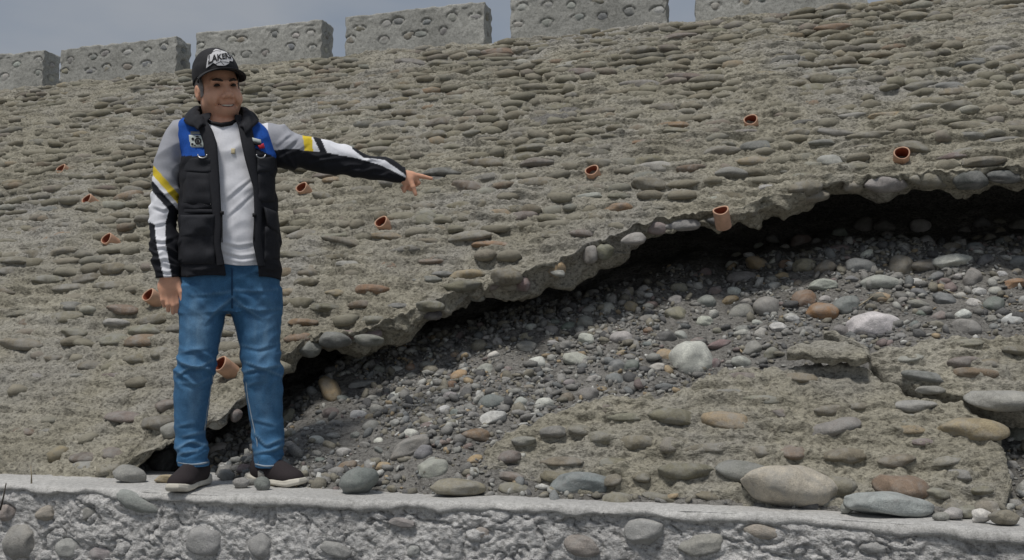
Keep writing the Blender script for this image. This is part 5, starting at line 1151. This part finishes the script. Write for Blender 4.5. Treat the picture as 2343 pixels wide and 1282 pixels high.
# shoes
M_KNIT = plain('dark_knit', (.030, .024, .026), .9, .2, 200); M_SOLE = plain('off_white_sole', (.60, .57, .50), .6, .1, 40); M_SOLE2 = plain('sole_groove', (.10, .09, .09), .8, .1)
def shoe(cpx, ang, toe):
    A = Q(cpx, 1098, 0.0); Ld = np.array([sin(ang), cos(ang)]); Wd = np.array([cos(ang), -sin(ang)]); c0 = np.array([A[0], 0.0]) + Ld * 0.045
    def g(l, w, z): p = c0 + Ld * l + Wd * w; return np.array([p[0], p[1], z])
    R_ = np.array([[Ld[0], Wd[0], 0], [Ld[1], Wd[1], 0], [0, 0, 1.0]])
    lo = np.array([c0[0] - .19, c0[1] - .19, -.01]); hi = np.array([c0[0] + .19, c0[1] + .19, .17])
    U = Field(lo, hi, .0036)
    addell(U, g(-.075, 0, .062), (.058, .040, .058), 0, R=R_); addell(U, g(-.01, 0, .055), (.090, .043, .048), .03, R=R_); addell(U, g(.075, 0, .038), (.060, .047, .034), .03, R=R_); addcap(U, g(-.055, 0, .07), g(-.05, 0, .115), .046, .044, .02)
    U.add(lambda x, y, z: 0.024 - z + 0 * x + 0 * y, lo, hi, 0, 's' if False else 'i') if False else None
    U.D = np.maximum(U.D, (0.020 - (U.lo[2] + U.h * np.arange(U.n[2])))[None, None, :].astype(np.float32))
    V, F = U.mesh(); up = wear('shoe', mesh_arrays('shoe_upper', V, F), M_KNIT)
    Sf = Field(lo, hi, .0034); sl, x, y, z = Sf.sub(lo, hi)
    l = (x - c0[0]) * Ld[0] + (y - c0[1]) * Ld[1]; w = (x - c0[0]) * Wd[0] + (y - c0[1]) * Wd[1]
    hw = np.interp(l, [-.14, -.12, -.06, .0, .06, .11, .145], [.028, .040, .042, .042, .050, .046, .026]); e = np.sqrt((l / .148) ** 4 + 0 * w)
    d2 = np.maximum(np.abs(w) - hw, (e - 1) * .14); top = np.interp(l, [-.15, -.09, .0, .08, .15], [.043, .036, .028, .030, .040]); bot = np.interp(l, [-.15, -.11, .0, .10, .15], [.010, .0, .004, .0, .014]) + .003
    d3 = np.maximum(z - top, bot - z); k = .012
    q = np.sqrt(np.maximum(d2 + k, 0) ** 2 + np.maximum(d3 + k, 0) ** 2) + np.minimum(np.maximum(d2 + k, d3 + k), 0) - k
    q = q + 0.0025 * np.exp(-((z - (top + bot) * .58) / .003) ** 2)
    Sf.D[sl] = q; V, F = Sf.mesh(); wear('sole', mesh_arrays('shoe_sole', V, F), M_SOLE, up)
shoe(446, radians(-22), 0); shoe(612, radians(42), 0)

# face details, hair, cap
M_EYE = plain('dark_eye', (.02, .014, .012), .25, .1); M_BROW = plain('eyebrow_hair', (.05, .038, .032), .9, .3, 300); M_HAIR = plain('short_grey_hair', (.22, .20, .195), .9, .45, 260); M_TEETH = plain('teeth', (.62, .58, .5), .4, .05)
def surf_mesh(name, fn, n1, n2, mat, parent=None, wrap=False):
    V = np.array([fn(a, b) for a in np.linspace(0, 1, n1) for b in np.linspace(0, 1, n2, endpoint=not wrap)]); return wear(name, mesh_arrays(name, V, grid_faces(n1, n2, wrap)), mat, parent)
for sx in (-1, 1):
    wear('eye', tube_mesh('eye', [Hd(sx * .022, .0865, .0015), Hd(sx * .028, .090, .0035), Hd(sx * .034, .0895, .0045), Hd(sx * .040, .086, .0035), Hd(sx * .045, .080, .001)], [.0016, .0050, .0058, .0048, .0016], 8), M_EYE)
    wear('eyebrow', tube_mesh('eyebrow', [Hd(sx * .012, .1005, .018), Hd(sx * .022, .0995, .022), Hd(sx * .035, .0945, .026), Hd(sx * .047, .084, .024), Hd(sx * .054, .074, .018)], [.0026, .0054, .0056, .0042, .0016], 8), M_BROW)
wear('teeth', tube_mesh('teeth', [Hd(-.022, .0815, -.0745), Hd(-.011, .088, -.0765), Hd(0, .0905, -.0772), Hd(.011, .088, -.0765), Hd(.022, .0815, -.0745)], .0036, 8), M_TEETH)
wear('mouth', tube_mesh('mouth', [Hd(-.034, .072, -.0690), Hd(-.018, .0845, -.0785), Hd(0, .089, -.0815), Hd(.018, .0845, -.0785), Hd(.034, .072, -.0690)], [.0018, .0032, .0034, .0032, .0018], 8), plain('dark_mouth', (.07, .02, .018), .6))
def hair(a, b):
    az = radians(62) + a * radians(236); z = -.05 * (0.55 + 0.45 * sin(a * pi)) + b * .115
    x = .0835 * sin(az); y = -.012 + .1025 * cos(az); k = 1 - 0.10 * max(0, -z / .06) ** 2
    q = 0.002 * vnoise(a * 60, b * 9, 5); return Hd(x * k + q, y * k, z)
surf_mesh('hair', hair, 60, 10, M_HAIR)
CC, CRx, CRy, CRz = (0, -.012, .055), .0885, .107, .111
CAPYAW = radians(-5)
def capP(az, el, off=0.0):
    ce = cos(max(el, 0)); z = CRz * sin(max(el, 0)) if el > 0 else el * .1
    pw_ = ce ** 0.85; x = (CRx + off) * pw_ * sin(az + CAPYAW); y = (CRy + off) * pw_ * cos(az + CAPYAW)
    return Hd(CC[0] + x, CC[1] + y, CC[2] + z * (1 + off / CRz) + 0.010 * max(0, cos(az)) * (1 - sin(max(el, 0))))
M_CAP = plain('black_cap_twill', (.028, .028, .031), .85, .2, 220)
def dome(a, b):
    az = 2 * pi * b; lo_ = -0.34 * (1 - cos(az)) / 2 - 0.03; el = lo_ + a * (pi / 2 - lo_); seam = 0.0016 * math.exp(-(((az / (pi / 3)) % 1 - .5) * 2) ** 2 * 0) * 0
    dv = min(abs(((az / (pi / 3)) % 1)), 1 - abs(((az / (pi / 3)) % 1))); return capP(az, el, -0.0016 * math.exp(-(dv / .03) ** 2) + 0.0015 * vnoise(az * 3, el * 4, 9))
capo = surf_mesh('cap', dome, 40, 96, M_CAP, None, True)
sol = capo.modifiers.new('thickness', 'SOLIDIFY'); sol.thickness = .003
wear('cap_button', mesh_arrays('cap_button', np.array([Hd(*(np.array((CC[0], CC[1], CC[2] + CRz)) + v * np.array([.007, .007, .004]))) for v in ICO[2][0]]), ICO[2][1]), M_CAP, capo)
def visor(a, b):
    A_ = (b * 2 - 1) * radians(68); az = A_; base = capP(az, -0.02, .0005); s = b * 2 - 1
    out = .070 * (1 - abs(s) ** 3.2) ** .5 if abs(s) < 1 else 0; fx = Hd(sin(A_ * .45 + CAPYAW), cos(A_ * .45 + CAPYAW), 0) - Hd(0, 0, 0)
    up = Hd(0, 0, 1) - Hd(0, 0, 0)
    return base + fx * out * a - up * (0.012 * a * out / .076 + .034 * s * s * (0.25 + .75 * a)) + up * .008 * (1 - s * s)
vis = surf_mesh('visor', visor, 14, 44, M_CAP, capo); sol = vis.modifiers.new('thickness', 'SOLIDIFY'); sol.thickness = .0035
# badge on the cap front: pale shape, dark ball seams and the team word
LG = np.array([(430, 305), (440, 262), (455, 190), (490, 182), (515, 140), (545, 118), (575, 125), (605, 148), (650, 162), (698, 185), (715, 255), (695, 278), (655, 272), (640, 298), (590, 316), (530, 305), (500, 276), (468, 290)], float)
def lg2cap(x, y, off):                         # badge coordinates -> cap surface
    sx = (x - 572) / 5.575 / 430; sz = -(y - 215) / 5.575 / 430; return capP(sx / CRx + radians(1), 0.56 + sz / 0.100 * 1.06 + 0.10 * sx / CRx, off)
def flat_to_cap(name, verts, faces, mat, off, cuts):
    bm = bmesh.new(); vs_ = [bm.verts.new((x, y, 0)) for x, y in verts]
    for f in faces: bm.faces.new([vs_[i] for i in f])
    bmesh.ops.triangulate(bm, faces=bm.faces[:])
    if cuts: bmesh.ops.subdivide_edges(bm, edges=bm.edges[:], cuts=cuts, use_grid_fill=True); bmesh.ops.triangulate(bm, faces=bm.faces[:])
    for v in bm.verts: v.co = Vector(lg2cap(v.co.x, v.co.y, off))
    bmesh.ops.recalc_face_normals(bm, faces=bm.faces[:])
    me = bpy.data.meshes.new(name); bm.to_mesh(me); bm.free(); return wear(name, me, mat, capo)
M_LOGO = plain('pale_embroidery', (.62, .62, .64), .8, .1, 300)
flat_to_cap('cap_logo', LG, [list(range(len(LG)))], M_LOGO, .0060, 4)
cu = bpy.data.curves.new('logo_word', 'FONT'); cu.body = 'LAKERS'; cu.size = 1.0; cu.resolution_u = 2; cu.offset = 0.03
to = bpy.data.objects.new('logo_word_tmp', cu); COL.objects.link(to); dg = bpy.context.evaluated_depsgraph_get(); tm = bpy.data.meshes.new_from_object(to.evaluated_get(dg)); bpy.data.objects.remove(to)
tv = np.array([v.co[:] for v in tm.vertices]); tf = [list(p.vertices) for p in tm.polygons]
tx = (tv[:, 0] - tv[:, 0].min()) / np.ptp(tv[:, 0]); ty = tv[:, 1] / tv[:, 1].max()
X_ = 452 + tx * 242 + ty * 8; Y_ = 278 - tx * 28 - ty * (86 - 34 * np.sin(np.clip(tx, 0, 1) * pi * .9) * 0.9) + 8 * np.cos((tx - .5) * pi * 1.0) * -1
flat_to_cap('cap_lettering', list(zip(X_, Y_)), tf, M_PRINT, .0078, 0)
for pts in ([(515, 290), (560, 275), (610, 282), (640, 290)], [(560, 262), (570, 285), (590, 312)], [(500, 165), (545, 150), (600, 165)]):
    wear('cap_logo_line', tube_mesh('cap_logo_line', [lg2cap(x, y, .0070) for x, y in pts], .0007, 5), M_PRINT, capo)
